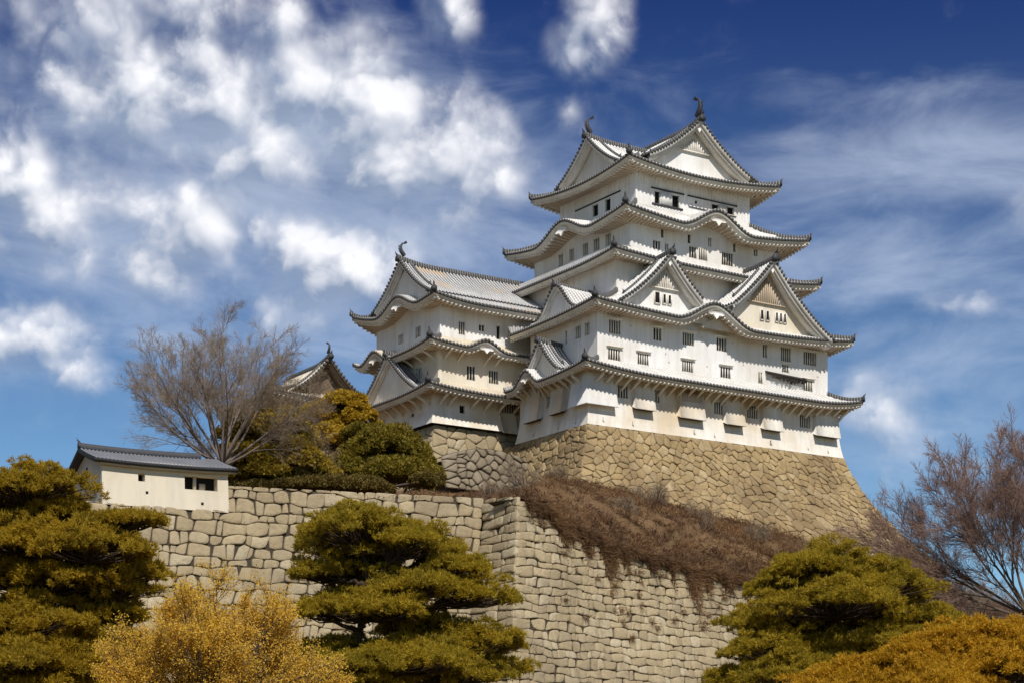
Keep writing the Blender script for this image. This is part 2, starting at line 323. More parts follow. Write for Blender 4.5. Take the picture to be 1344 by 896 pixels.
# ------------------------------------------------------------------ roof pieces (castle coordinates u, v, w)
PROF = np.array([[0, 0], [.36, 0], [.46, .11], [.60, .17], [.76, .17], [.90, .11]])
def rib_columns(L, pitch=PITCH):
    n = max(2, int(round(L / pitch))); p = L / n
    x = (np.arange(n)[:, None] + PROF[None, :, 0]).ravel() * p; h = np.tile(PROF[:, 1], n)
    return np.append(x, L), np.append(h, 0), np.append((np.arange(n)[:, None] + PROF[None, :, 0]).ravel() * PITCH, n * PITCH - 1e-3), (np.arange(n) + .68) * p
def bumpf(kind, c, hw, h):
    def f(x):
        s = np.clip(np.abs((np.asarray(x, float) - c) / hw), 0, 1)
        return h * (.5 + .5 * np.cos(pi * s ** 0.92))
    return f
class Side:
    """one sloping side of a hipped skirt roof: eave from A along e, rising inwards along n"""
    def __init__(s, A, e, n, L, D, hl, hr, we, rise, up, conc=.35, bumps=(), kl=3.0, kr=3.0, upl=None, upr=None):
        s.A = np.array([*A, 0.]); s.e = np.array([*e, 0.]); s.n = np.array([*n, 0.])
        s.L, s.D, s.hl, s.hr, s.we, s.rise, s.conc = L, D, max(hl, 1e-3), max(hr, 1e-3), we, rise, conc
        s.upl = up if upl is None else upl; s.upr = up if upr is None else upr; s.kl, s.kr, s.bumps = kl, kr, [bumpf(*b) for b in bumps]
    def lift(s, x, t):
        a = s.upl * np.clip(1 - x / (s.kl * s.hl), 0, 1) ** 2.2 if s.upl else 0 * x
        b = s.upr * np.clip(1 - (s.L - x) / (s.kr * s.hr), 0, 1) ** 2.2 if s.upr else 0 * x
        return (a + b) * (1 - t) ** 1.5
    def bump(s, x):
        r = 0 * np.asarray(x, float)
        for b in s.bumps: r = np.maximum(r, b(x))
        return r
    def z(s, x, y):
        x, y = np.broadcast_arrays(np.asarray(x, float), np.asarray(y, float))
        t = np.clip(y / s.D, -.1, 1)
        zb = s.rise * ((1 - s.conc) * t + s.conc * t * t)
        b = s.bump(x)
        k = b + .10 * y
        m = np.where(b > .02, np.log(np.exp(np.clip(zb * 7, -50, 50)) + np.exp(np.clip(k * 7, -50, 50))) / 7 - (np.log(2) / 7) * np.exp(-np.abs(zb - k) * 7) * 0, zb)
        m = np.where(b > .02, np.maximum(zb, k) + .0 * m, zb)
        return s.we + m + s.lift(x, t)
    def ymax(s, x): return s.D * np.clip(np.minimum(np.minimum(x / s.hl, (s.L - x) / s.hr), 1), 0, 1)
    def pt(s, x, y, z):
        x, y, z = np.broadcast_arrays(np.asarray(x, float), np.asarray(y, float), np.asarray(z, float))
        return s.A + x[..., None] * s.e + y[..., None] * s.n + z[..., None] * np.array([0, 0, 1.])
    def tiles(s, mb, rows=9):
        x, h, ux, _ = rib_columns(s.L)
        t = np.linspace(0, 1, rows)[:, None]; Y = s.ymax(x)[None, :] * t; X = np.broadcast_to(x, Y.shape)
        Z = s.z(X, Y) + h[None, :] + .04
        sl = np.sqrt(Y ** 2 * (1 + (s.rise / s.D) ** 2))
        mb.grid(s.pt(X, Y, Z), np.stack([np.broadcast_to(ux, Y.shape), sl], -1))
    def ends(s, mb, r=.145):                               # round tile ends along the eave and the dark edge band under them
        _, _, _, xc = rib_columns(s.L)
        a = np.linspace(0, 2 * pi, 7)[:-1]
        ring = np.stack([np.cos(a), np.sin(a)], 1) * r
        for xx in xc:
            z0 = float(s.z(xx, 0.)) + .03
            P = np.array([s.pt(xx + c, yy, z0 + d) for yy in (-.09, .04) for c, d in ring])
            q = [[i, (i + 1) % 6, 6 + (i + 1) % 6, 6 + i] for i in range(6)]
            mb.add(P, quads=q, polys=[[5, 4, 3, 2, 1, 0]])
        x = np.linspace(0, s.L, max(24, int(s.L / .5)))
        z = s.z(x, 0 * x)
        P = np.stack([s.pt(x, .02 + 0 * x, z + .05), s.pt(x, -.03 + 0 * x, z + .0), s.pt(x, -.03 + 0 * x, z - .13), s.pt(x, .12 + 0 * x, z - .13)])
        mb.grid(P, flip=True)
    def board(s, mb, thick=.30, y0=.07):                   # plaster fascia, deeper under a cusped gable
        x = np.linspace(0, s.L, max(40, int(s.L / .25))); z = s.z(x, 0 * x)
        b = s.bump(x); g = np.clip(b / (.25 + b), 0, 1)
        th = thick + .42 * g
        off = np.clip(np.minimum(x, s.L - x), 0, .5) * 0
        rows = [(y0, -.12, 0), (y0, -.12, .45), (y0 + .09, -.12, .47), (y0 + .09, -.12, 1.0), (y0 + .42, -.12, 1.0)]
        P = np.stack([s.pt(x, yy + off, z + a - k * th) for yy, a, k in rows]); mb.grid(P, flip=True)
    def rafters(s, mb, thick=.30, pitch=.5):
        n = int(s.L / pitch)
        for x in (np.arange(n) + .5) * s.L / n:
            b = float(s.bump(x)); zz = float(s.z(x, 0.)) - .12 - thick - .42 * b / (.25 + b) - .09
            mb.box(s.pt(x, .42, zz), s.e, s.n, (0, 0, 1), .10, .22, .10)
    def soffit(s, mb, o, ol, orr, pitch=.46, dep=.16, thick=.30, zin=None):
        n = max(4, int(s.L / pitch)); p = s.L / n
        fr = np.array([0, .001, .5, .501]); hh = np.array([0, dep, dep, 0])
        x = (np.arange(n)[:, None] + fr[None]).ravel() * p; h = np.tile(hh, n)
        b = s.bump(x); g = np.clip(b / (.25 + b), 0, 1); zt = s.z(x, 0 * x) - .12 - thick - .42 * g
        ye = o * np.clip(np.minimum(np.minimum(x / max(ol, .01), (s.L - x) / max(orr, .01)), 1), 0, 1)
        y0 = np.minimum(.3, ye); zin = s.we - .12 - thick + .25 if zin is None else zin
        rows = []
        for t in np.linspace(0, 1, 6):
            y = y0 + (ye - y0) * t
            zz = zt * (1 - t) + np.maximum(zin, zin + b * .55) * t if True else zt
            zz = np.where(ye < o - .01, zt * (1 - t * ye / o) + zin * t * ye / o, zz)
            rows.append(s.pt(x, y, zz + h * (t > 0)))
        mb.grid(np.stack(rows), flip=True)
RIDGEP = [(-.2, -.1), (.2, -.1), (.22, .1), (.19, .34), (.10, .47), (-.10, .47), (-.19, .34), (-.22, .1)]
def scaled(prof, k): return [(a * k, b * k) for a, b in prof]
def onigawara(mb, p, d, k=1.0):
    """dark ridge-end tile: shield, round boss and an upswept horn"""
    p = np.asarray(p, float); d = np.array([d[0], d[1], 0.]); d /= np.linalg.norm(d); l = np.array([-d[1], d[0], 0]); z = np.array([0, 0, 1.])
    out = [(-.36, 0), (.36, 0), (.42, .28), (.30, .55), (.14, .72), (-.14, .72), (-.30, .55), (-.42, .28)]
    A = [p + (l * a + z * b) * k for a, b in out]; B = [q + d * .2 * k for q in A]; n = len(A)
    mb.add(A + B, quads=[[i, (i + 1) % n, n + (i + 1) % n, n + i] for i in range(n)], polys=[list(range(n))[::-1], list(range(n, 2 * n))])
    pts = [p + z * .6 * k - d * .1 * k, p + z * .80 * k + d * .12 * k, p + z * .95 * k + d * .30 * k, p + z * 1.2 * k + d * .36 * k]
    mb.sweep(np.array(pts), [(-.13 * k, -.09 * k), (.13 * k, -.09 * k), (.13 * k, .09 * k), (-.13 * k, .09 * k)], scale=[1, .9, .7, .3], lat=l)
def shachi(mb, p, d, k=1.0):
    """fish-shaped ridge ornament: head down on the ridge, body arching up, forked tail"""
    p = np.asarray(p, float); d = np.array([d[0], d[1], 0.]); d /= np.linalg.norm(d); l = np.array([-d[1], d[0], 0]); z = np.array([0, 0, 1.])
    path = [(-.42, .0), (-.10, .30), (.16, .62), (.30, 1.0), (.30, 1.4), (.18, 1.75), (-.02, 2.0), (-.28, 2.12)]
    rad = [.34, .40, .38, .32, .25, .19, .15, .10]
    nr, a = 8, np.linspace(0, 2 * pi, 9)[:-1]; R = []
    for i, (x, y) in enumerate(path):
        x0, y0 = path[max(i - 1, 0)]; x1, y1 = path[min(i + 1, len(path) - 1)]
        t = np.array([x1 - x0, y1 - y0]); t /= np.linalg.norm(t); nn = d * (-t[1]) + z * t[0]
        c = p + (d * x + z * y) * k
        R.append([c + (nn * np.cos(q) * rad[i] + l * np.sin(q) * rad[i] * .8) * k for q in a])
    R = np.array(R); mb.grid(R, closed=True); mb.poly(R[0][::-1]); mb.poly(R[-1])
    c = p + (d * -.2 + z * 2.05) * k
    for sgn in (-1, 1):
        tip = [c, c + (-d * .35 + z * .45 + l * .22 * sgn) * k, c + (-d * .62 + z * .12 + l * .2 * sgn) * k, c + (-d * .3 - z * .1) * k]
        mb.poly(tip); mb.poly([q + l * .05 for q in tip][::-1])
    for j in (2, 3, 4):
        x, y = path[j]; c = p + (d * (x + rad[j] * .8) + z * y) * k
        mb.sweep(np.array([c, c + (d * .3 + z * .12) * k]), [(-.04 * k, -.2 * k), (.04 * k, -.2 * k), (.04 * k, .2 * k), (-.04 * k, .2 * k)], scale=[1, .25], lat=l)

def skirt(parent, E, I, we, rise, up, over, mats=None, bumps=None, sides='FLRB', rows=9, ridge_k=1.0, conc=.35, thick=.30, ups=None, tips=True, zin=None, upd=None, ridge_top=True):
    """hipped skirt roof as one part (tiles) with eave boards, soffit, hip ridges and corner tiles as its sub-parts"""
    U0, U1, V0, V1 = E; i0, i1, j0, j1 = I; ov = over
    bumps = bumps or {}; upd = upd or {}
    mt = mats or ('tiles', 'tiles', 'tiles', 'tiles')
    dF, dL, dR, dB = j0 - V0, i0 - U0, U1 - i1, V1 - j1
    u = lambda c: upd.get(c, up)
    S = {'F': Side((U0, V0), (1, 0), (0, 1), U1 - U0, dF, dL, dR, we, rise, up, conc, bumps.get('F', ()), upl=u('FL'), upr=u('FR')),
         'R': Side((U1, V0), (0, 1), (-1, 0), V1 - V0, dR, dF, dB, we, rise, up, conc, bumps.get('R', ()), upl=u('FR'), upr=u('BR')),
         'B': Side((U1, V1), (-1, 0), (0, -1), U1 - U0, dB, dR, dL, we, rise, up, conc, bumps.get('B', ()), upl=u('BR'), upr=u('BL')),
         'L': Side((U0, V1), (0, -1), (1, 0), V1 - V0, dL, dB, dF, we, rise, up, conc, bumps.get('L', ()), upl=u('BL'), upr=u('FL'))}
    ovs = {'F': ov[0], 'L': ov[1], 'R': ov[2], 'B': ov[3]}
    nb = {'F': ('L', 'R'), 'R': ('F', 'B'), 'B': ('R', 'L'), 'L': ('B', 'F')}
    mb, en, bd, sf, rt = MB(), MB(), MB(), MB(), MB()
    for c in sides:
        S[c].tiles(mb, rows); S[c].ends(en); S[c].board(bd, thick); S[c].rafters(rt, thick)
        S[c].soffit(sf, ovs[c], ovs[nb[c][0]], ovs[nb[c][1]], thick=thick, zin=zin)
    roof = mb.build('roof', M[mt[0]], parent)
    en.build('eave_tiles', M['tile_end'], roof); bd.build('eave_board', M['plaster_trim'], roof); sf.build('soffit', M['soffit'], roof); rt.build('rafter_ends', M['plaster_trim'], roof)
    for c in sides:
        for (_, bc, bh, bz) in bumps.get(c, ()):
            s = S[c]; pn = MB(); kk = .55 + .07 * bh; zc = float(s.z(np.array(bc), np.array(0.))) - .12 - (thick + .42 * .88)
            prf = [(0, .2), (.5, .1), (.95, -.12), (1.15, -.30), (.80, -.42), (.42, -.38), (0, -.85), (-.42, -.38), (-.80, -.42), (-1.15, -.30), (-.95, -.12), (-.5, .1)]
            A = [s.pt(bc + a * kk, .05, zc + b * kk) for a, b in prf]; B = [s.pt(bc + a * kk, .22, zc + b * kk) for a, b in prf]; n = len(prf)
            pn.add(A + B, quads=[[i, (i + 1) % n, n + (i + 1) % n, n + i] for i in range(n)], polys=[list(range(n)), list(range(n, 2 * n))[::-1]])
            pn.build('pendant', M['plaster'], roof)
    hips = {'FL': ('F', 0), 'FR': ('R', 0), 'BR': ('B', 0), 'BL': ('L', 0)}
    for c, (sd, _) in hips.items():
        a, b = c
        if not (a in sides and b in sides): continue
        s = S[sd]; t = np.linspace(1, 0.0, 10)
        X = s.hl * t; Y = s.D * t
        P = s.pt(X, Y, s.z(X, Y) + .12)
        hb = MB(); hb.sweep(P, scaled(RIDGEP, .92 * ridge_k))
        d = P[-1] - P[-3]
        onigawara(hb, P[-1] - np.array([0, 0, .08]), d, .78 * ridge_k)
        hb.build('hip_ridge', M['ridge'], roof)
    return roof, S

def gable(parent, uc_vc, out, hw, zb, H, back, face=0.0, over=.7, conc=.30, windows=(), mat='tiles', wallmat='plaster', curve='straight',
          ridge_k=1.0, horn=1.0, lattice=True, fish=0.0, board=.52, slat_mat='plaster_trim', sway=.35, boardmat='plaster', ext=0.0, floor_drop=.6, lim=(1.0, 1.0)):
    """triangular gable: wall (part) with tiled roof, barge boards, ridge, pendant, lattice and windows under it.
       uc_vc: ridge line start in plan on the gable face, out: outward direction"""
    O_ = np.array([*uc_vc, 0.]); d = np.array([*out, 0.]); l = np.array([-d[1], d[0], 0.]); z = np.array([0, 0, 1.])
    def g(s):
        s = np.asarray(s, float)
        if curve == 'kara': return .5 + .5 * np.cos(pi * np.clip(s, 0, 1) ** .95)
        return (1 - s) * (1 - conc) + conc * (1 - s) ** 2 + .0
    def sw(y): return sway * np.clip((np.asarray(y, float) + over) * 0 + 1 - (np.asarray(y, float) + over) / 4.0, 0, 1) ** 2
    def pt(x, y, zz):                                    # y: inwards from the face
        x, y, zz = np.broadcast_arrays(np.asarray(x, float), np.asarray(y, float), np.asarray(zz, float))
        return O_ + x[..., None] * l - y[..., None] * d + zz[..., None] * z
    smax = 1.0 + ext
    s = np.linspace(0, smax, 15)
    zz = zb + H * g(s)
    if curve != 'kara': zz = np.where(s > 1, zb + H * (1 - s) * (1 - conc), zz)
    # wall
    wall = MB()
    ss = np.linspace(-1, 1, 31); top = zb + H * g(np.abs(ss)) - .30
    wall.grid(np.stack([pt(ss * hw, .03 + 0 * ss, np.minimum(top, zb - floor_drop)), pt(ss * hw, .03 + 0 * ss, np.maximum(top, zb - floor_drop))]), flip=True)
    wall.grid(np.stack([pt(ss * hw, .5 + 0 * ss, np.minimum(top, zb - floor_drop)), pt(ss * hw, .5 + 0 * ss, np.maximum(top, zb - floor_drop))]))
    gw = wall.build('gable', M[wallmat], parent)
    # roof slopes
    rf, en, bd = MB(), MB(), MB()
    Lr = back + over
    xr, hr, ux, xc = rib_columns(Lr)
    sfull, zfull = s, zz
    for sg in (-1, 1):
        cut = lim[0] if sg < 0 else lim[1]; s = sfull if cut >= 1 else sfull / smax * cut
        zz = np.interp(s, sfull, zfull); cum = np.concatenate([[0], np.cumsum(np.hypot(np.diff(s * hw), np.diff(zz)))])
        X = sg * s[::-1] * hw; Zs = zz[::-1]
        PX, PY = np.meshgrid(X, xr - over, indexing='ij')
        ZZ = Zs[:, None] + hr[None, :] + .05 + sw(xr - over)[None, :] * np.clip(1 - s[::-1], 0, 1)[:, None] ** 2
        UV = np.stack(np.broadcast_arrays(ux[None, :], (cum[-1] - cum[::-1])[:, None] + .3), -1)
        rf.grid(pt(PX, PY, ZZ), UV, flip=(sg > 0))
        # barge board following the rake
        z0 = zz + sw(-over) * np.clip(1 - s, 0, 1) ** 2
        m = s <= 1.0001
        for (ya, yb, a, b) in ((-over + .02, -over + .22, .02, -board * .55), (-over + .24, -over + .40, -board * .5, -board), (-.02 + .05, -over + .4, -.12, -board - .10)):
            Q = [pt(sg * s[m] * hw, 0 * s[m] + ya, z0[m] + a), pt(sg * s[m] * hw, 0 * s[m] + ya, z0[m] + b), pt(sg * s[m] * hw, 0 * s[m] + yb, z0[m] + b), pt(sg * s[m] * hw, 0 * s[m] + yb, z0[m] + a), pt(sg * s[m] * hw, 0 * s[m] + ya, z0[m] + a)]
            bd.grid(np.stack(Q), flip=(sg > 0))
        # round rake tiles
        nd = max(6, int(cum[-1] / .40))
        for k in range(nd):
            cc = (k + .5) / nd * cum[-1]; si = np.interp(cc, cum, s); zi = np.interp(cc, cum, z0)
            q = pt(sg * si * hw, -over - .03, zi + .09); a6 = np.linspace(0, 2 * pi, 7)[:-1]
            P = np.array([q + (l * np.cos(t) + z * np.sin(t)) * .16 - d * yy for yy in (-.06, .22) for t in a6])
            en.add(P, quads=[[i, (i + 1) % 6, 6 + (i + 1) % 6, 6 + i] for i in range(6)], polys=[[5, 4, 3, 2, 1, 0], [6, 7, 8, 9, 10, 11]])
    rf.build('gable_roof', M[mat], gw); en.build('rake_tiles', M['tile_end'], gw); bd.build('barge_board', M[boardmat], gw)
    # descending roll a little inside each rake
    if curve != 'kara' and hw > 2.5:
        dr = MB()
        for sg in (-1, 1):
            si = np.linspace(.06, .74 * min(1, lim[0] if sg < 0 else lim[1]), 9); zi = np.interp(si, sfull, zfull) + sw(.35) * np.clip(1 - si, 0, 1) ** 2
            P = pt(sg * si * hw, 0 * si + .55, zi + .10)
            dr.sweep(P, scaled(RIDGEP, .75 * ridge_k)); onigawara(dr, P[-1] - z * .05, P[-1] - P[-2], .5 * ridge_k)
        dr.build('descending_ridge', M['ridge'], gw)
    # ridge with an upswept end
    y = np.linspace(-over - .15, back, 16); R = pt(0 * y, y, zb + H + .05 + sw(y))
    rd = MB(); rd.sweep(R, scaled(RIDGEP, ridge_k)); rd.build('ridge', M['ridge'], gw)
    orn = MB(); p0 = R[0] + z * .05
    onigawara(orn, p0 - z * .25, d, 1.0 * horn)
    if fish: shachi(orn, p0 + z * .42 - d * .55, d, fish)
    orn.build('ridge_ornament', M['dark_tile'], gw)
    # hanging pendant under the apex
    pn = MB()
    pr = [(-.0, .25), (.34, .02), (.62, -.28), (.50, -.52), (.26, -.55), (0, -.95), (-.26, -.55), (-.50, -.52), (-.62, -.28), (-.34, .02)]
    k = .62 * min(1.25, max(.6, hw / 5.0)); za = zb + H - board * .75 + sw(-over)
    A = [pt(a * k, -over + .26, za + b * k) for a, b in pr]; B = [pt(a * k, -over + .38, za + b * k) for a, b in pr]; n = len(pr)
    pn.add(A + B, quads=[[i, (i + 1) % n, n + (i + 1) % n, n + i] for i in range(n)], polys=[list(range(n)), list(range(n, 2 * n))[::-1]])
    pn.build('pendant', M[boardmat], gw)
    if lattice:                                          # slatted vent high in the wall
        lt = MB(); zl = zb + H * .44
        for xx in np.arange(-hw * .22, hw * .221, .28):
            tp = zb + H * float(g(abs(xx) / hw)) - board - .25
            if tp > zl + .2: lt.box(pt(xx, -.05, (tp + zl) / 2), l, d, z, .055, .06, (tp - zl) / 2)
        lt.box(pt(0, -.1, zl - .08), l, d, z, hw * .30, .12, .06)
        lt.build('lattice', M[slat_mat], gw)
    for (x, zc, w, h, *_) in windows: window(gw, pt(x, 0, zc), l, d, w, h, 0, depth=.0)
    return gw
def window(parent, c, e, n, w, h, bars=4, depth=.26, hood=False, framemat='plaster_trim'):
    """barred window: dark recess (part) with its plaster frame and bars (sub-part)"""
    c, e, n = (np.asarray(a, float) for a in (c, e, n)); z = np.array([0, 0, 1.])
    a = MB()
    a.box(c - n * (depth - .005 if depth else -.02), e, n, z, w / 2, .02, h / 2)
    win = a.build('window', M['dark'], parent)
    f = MB()
    if depth:
        for sx in (-1, 1): f.box(c - n * (depth / 2) + e * sx * (w / 2 - .02), e, n, z, .022, depth / 2, h / 2)
        for sz in (-1, 1): f.box(c - n * (depth / 2) + z * sz * (h / 2 - .02), e, n, z, w / 2 - .045, depth / 2, .022)
    else:
        for sx in (-1, 1): f.box(c + n * .04 + e * sx * (w / 2), e, n, z, .05, .06, h / 2 + .05)
        for sz in (-1, 1): f.box(c + n * .04 + z * sz * (h / 2), e, n, z, w / 2 - .06, .06, .05)
    for i in range(bars):
        x = (i + .5) / bars * w - w / 2 + (w / bars / 2 if False else 0)
        f.box(c - n * .07 + e * (-w / 2 + (i + 1) * w / (bars + 1)), e, n, z, .05, .05, h / 2 - .05)
    if hood: f.box(c + n * .12 + z * (h / 2 + .12), e, n, z, w / 2 + .22, .14, .035)
    f.build('frame', M[framemat], win)
    return win
def wall_side(mb, A, e, n, L, z0, z1, holes=(), off=None, zs=(), depth=.28):
    """one wall face with real openings; off(z): outward flare"""
    A = np.array([*A, 0.]); e = np.array([*e, 0.]); n = np.array([*n, 0.]); z = np.array([0, 0, 1.])
    off = off or (lambda q: 0.0)
    X = sorted({0.0, L, *[min(max(x, 0), L) for (xc, zc, w, h) in holes for x in (xc - w / 2, xc + w / 2)]})
    Z = sorted({z0, z1, *zs, *[q for (xc, zc, w, h) in holes for q in (zc - h / 2, zc + h / 2) if z0 < q < z1]})
    for i in range(len(X) - 1):
        for j in range(len(Z) - 1):
            xm, zm = (X[i] + X[i + 1]) / 2, (Z[j] + Z[j + 1]) / 2
            if any(abs(xm - xc) < w / 2 and abs(zm - zc) < h / 2 for (xc, zc, w, h) in holes): continue
            c = []
            for (x, q) in ((X[i], Z[j]), (X[i + 1], Z[j]), (X[i + 1], Z[j + 1]), (X[i], Z[j + 1])):
                f = off(q); xx = x + (-f if x == 0 else f if x == L else 0)
                c.append(A + e * xx + n * f + z * q)
            mb.add(c, quads=[[0, 1, 2, 3]])
def tier(parent, rect, z0, z1, wf=(), wl=(), off=None, zs=(), mat='plaster', bars=True, hood=False):
    u0, u1, v0, v1 = rect
    mb = MB()
    hf = [(u - u0, zc, w, h) for (u, zc, w, h, *_) in wf]
    hl = [(v1 - v, zc, w, h) for (v, zc, w, h, *_) in wl]
    wall_side(mb, (u0, v0), (1, 0), (0, -1), u1 - u0, z0, z1, hf, off, zs)
    wall_side(mb, (u1, v0), (0, 1), (1, 0), v1 - v0, z0, z1, (), off, zs)
    wall_side(mb, (u1, v1), (-1, 0), (0, 1), u1 - u0, z0, z1, (), off, zs)
    wall_side(mb, (u0, v1), (0, -1), (-1, 0), v1 - v0, z0, z1, hl, off, zs)
    wall = mb.build('wall', M[mat], parent)
    def nb(w, r): return r[0] if r else max(0, int(round(w / .31)) - 1)
    for (u, zc, w, h, *r) in wf:
        window(parent, (u, v0 - (off(zc) if off else 0), zc), (1, 0, 0), (0, -1, 0), w, h, nb(w, r), hood=hood and w > .8)
    for (v, zc, w, h, *r) in wl:
        window(parent, (u0 - (off(zc) if off else 0), v, zc), (0, -1, 0), (-1, 0, 0), w, h, nb(w, r))
    return wall

# ------------------------------------------------------------------ main keep
W2F = [(9.25, 10.1, 1.07, 1.28), (13.16, 10.17, 1.49, 1.29), (17.49, 10.18, 1.34, 1.39), (23.29, 10.3, 0.65, 1.42), (26.15, 10.32, 1.41, 1.52), (29.51, 10.32, 1.86, 1.45), (13.07, 7.42, 1.44, 1.2), (18.01, 7.42, 1.39, 1.2), (22.67, 7.45, 0.6, 1.2), (29.23, 7.42, 1.31, 1.2), (26.08, 8.85, 0.94, .9), (3.97, 10.11, 1.45, 1.41), (3.9, 7.42, 1.52, 1.2), (7.46, 7.42, 1.41, 1.19)]
HOLES2 = [(14.94, 10.58, .2, .2, 0), (18.95, 10.55, .2, .2, 0), (10.3, 8.3, .2, .2, 0), (10.7, 7.52, .2, .2, 0), (15.6, 7.72, .2, .2, 0), (31.43, 9.43, .2, .22, 0), (30.6, 8.54, .28, .16, 0), (20.4, 8.5, .2, .2, 0), (5.9, 10.5, .2, .2, 0)]
W4F = [(12.33, 21.5, 0.43, 0.94), (15.81, 21.5, 0.44, 1.0), (18.52, 21.6, 0.49, 0.99), (21.85, 21.55, 0.42, 0.96), (24.74, 21.5, 0.59, 0.81), (11.6, 20.2, 1.0, 0.95), (12.9, 20.1, 0.5, 0.94), (16.29, 20.2, 1.0, 1.25), (17.65, 20.2, 1.14, 1.3), (20.88, 20.2, 1.55, 1.4)]
W4L = [(16.35, 21.1, 0.89, 1.33), (14.36, 21.2, 0.88, 1.32), (11.81, 21.15, 0.95, 1.31), (9.82, 21.15, 1.06, 1.33), (7.79, 21.15, 0.94, 1.36)]
W1F = [(16.57, 3.5, 1.2, 1.32), (21.06, 3.63, 1.5, 1.4), (28.24, 3.44, 1.5, 1.37), (4.5, 3.7, 1.3, 1.3), (8.75, 3.75, 0.6, 1.3)]
W1L = [(2.95, 3.55, .95, 1.3), (7.0, 3.45, 0.95, 1.25)]

keep = castle_thing('castle_keep', 0, 0, 0, 'tall white five-storey castle keep on the high golden stone base', 'castle keep')
flare = lambda q: .4 * max(0.0, 1 - q / 3.2) ** 2
R1 = (.3, 32.95, .15, 12.2)
SLIT = [(1.9, .62, .2, .55, 0), (5.5, .62, .2, .55, 0), (13.2, .62, .22, .6, 0), (15.8, .62, .18, .6, 0), (23.3, .62, .28, .6, 0), (28.4, .62, .16, .5, 0), (31.2, .62, .17, .6, 0)]
SLITL = [(1.9, .62, .2, .6, 0), (4.9, .62, .2, .6, 0), (9.2, .62, .2, .6, 0)]
tier(keep, R1, 0, 6.4, W1F + SLIT, W1L + SLITL, flare, (.3, .9, 1.5, 2.0, 2.5, 3.2), 'plaster_low')
R2 = (1.85, 32.0, .8, 12.6)
tier(keep, R2, 6.0, 12.6, W2F + HOLES2, [(4.1, 9.99, 0.93, 1.3), (2.55, 10.0, 0.85, 1.35), (6.18, 9.94, 0.35, 1.31)], hood=True)
R3 = (5.9, 29.0, 3.2, 21.0)
tier(keep, R3, 11.5, 19.2)
R4 = (8.2, 27.8, 4.0, 21.4)
tier(keep, R4, 18.4, 23.8, W4F, W4L)
R5 = (10.4, 25.6, 6.0, 19.6)
tier(keep, R5, 23.6, 29.6, [(13.21, 25.87, 0.75, 1.36, 0), (15.55, 25.87, 1.1, 1.36, 0), (18.32, 26.25, 0.4, 0.45, 0), (20.9, 26.15, 1.0, 0.75, 0), (22.96, 26.15, 0.95, 0.85, 0)], [(13.1, 25.9, 1.05, 1.3, 0), (10.86, 25.9, 1.0, 1.35, 0)])
# timber lines and shutter of the top storey, sooty board on the second storey
k = MB()
for (u, w, l, t) in ((14.5, 26.75, 4.4, .07), (20.48, 26.75, 6.7, .06), (14.5, 25.12, 4.0, .10), (20.5, 25.62, 6.4, .03)): k.box((u, 5.96, w), (1, 0, 0), (0, 1, 0), (0, 0, 1), l / 2, .07, t)
k.box((10.36, 12.64, 26.75), (1, 0, 0), (0, 1, 0), (0, 0, 1), .07, 4.1, .06)
k.build('sill_rail', M['dark_tile'], keep)
k = MB()
for u in (12.3, 16.7, 20.0, 23.9): k.box((u, 5.97, 27.6), (1, 0, 0), (0, 1, 0), (0, 0, 1), .06, .05, 1.6)
for u in np.arange(10.8, 25.4, .37): k.box((u, 5.985, 28.1), (1, 0, 0), (0, 1, 0), (0, 0, 1), .05, .03, 1.2)
for v in np.arange(6.4, 19.4, .40): k.box((10.385, v, 28.1), (1, 0, 0), (0, 1, 0), (0, 0, 1), .03, .05, 1.2)
k.build('boarding', M['plaster'], keep)
for (u, w, a, h) in ((14.35, 25.9, .72, .64), (21.9, 26.1, .48, .38)):
    k = MB(); k.box((u, 5.93, w), (1, 0, 0), (0, 1, 0), (0, 0, 1), a, .06, h); k.build('shutter', M['plaster'], keep)
k = MB()
rng = np.random.default_rng(3)
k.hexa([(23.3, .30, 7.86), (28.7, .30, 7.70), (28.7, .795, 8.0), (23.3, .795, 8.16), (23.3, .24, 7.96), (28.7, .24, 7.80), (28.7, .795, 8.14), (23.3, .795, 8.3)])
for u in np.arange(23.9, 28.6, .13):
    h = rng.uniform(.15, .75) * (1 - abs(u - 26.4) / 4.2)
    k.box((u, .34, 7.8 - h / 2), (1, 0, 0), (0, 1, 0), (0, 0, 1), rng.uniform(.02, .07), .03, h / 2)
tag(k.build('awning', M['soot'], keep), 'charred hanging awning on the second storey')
# stone-dropping bays
def bay(parent, c, w, face, z0, z1, corner=0, d0=.5, d1=.88):
    k = MB()
    prof = [(d0 * .8, z1), (d0, z0 + 1.9), (d0 + (d1 - d0) * .4, z0 + 1.0), (d1, z0 + .1), (d1, z0), (0, z0 + .38)]
    if face == 'F': f = lambda a, d, q: (a, R1[2] - d, q)
    else: f = lambda a, d, q: (R1[0] - d, a, q)
    a0, a1 = c - w / 2, c + w / 2
    A = [f(a0, d, q) for d, q in prof]; B = [f(a1, d, q) for d, q in prof]; n = len(prof)
    A += [f(a0, -.02, z1)]; B += [f(a1, -.02, z1)]; n += 1
    k.add(A + B, quads=[[i, i + 1, n + i + 1, n + i] for i in range(n - 1)], polys=[list(range(n)), list(range(n, 2 * n))[::-1]])
    b = k.build('stone_drop_bay', M['plaster_low'], parent)
    h = MB()
    if face == 'F': h.box((c, R1[2] - (d1 + .15) / 2, z0 + .12), (1, 0, 0), (0, 1, 0), (0, 0, 1), w / 2 - .1, (d1 - .35) / 2, .06)
    else: h.box((R1[0] - (d1 + .15) / 2, c, z0 + .12), (1, 0, 0), (0, 1, 0), (0, 0, 1), (d1 - .35) / 2, w / 2 - .1, .06)
    h.build('drop_slot', M['dark'], b)
    return b
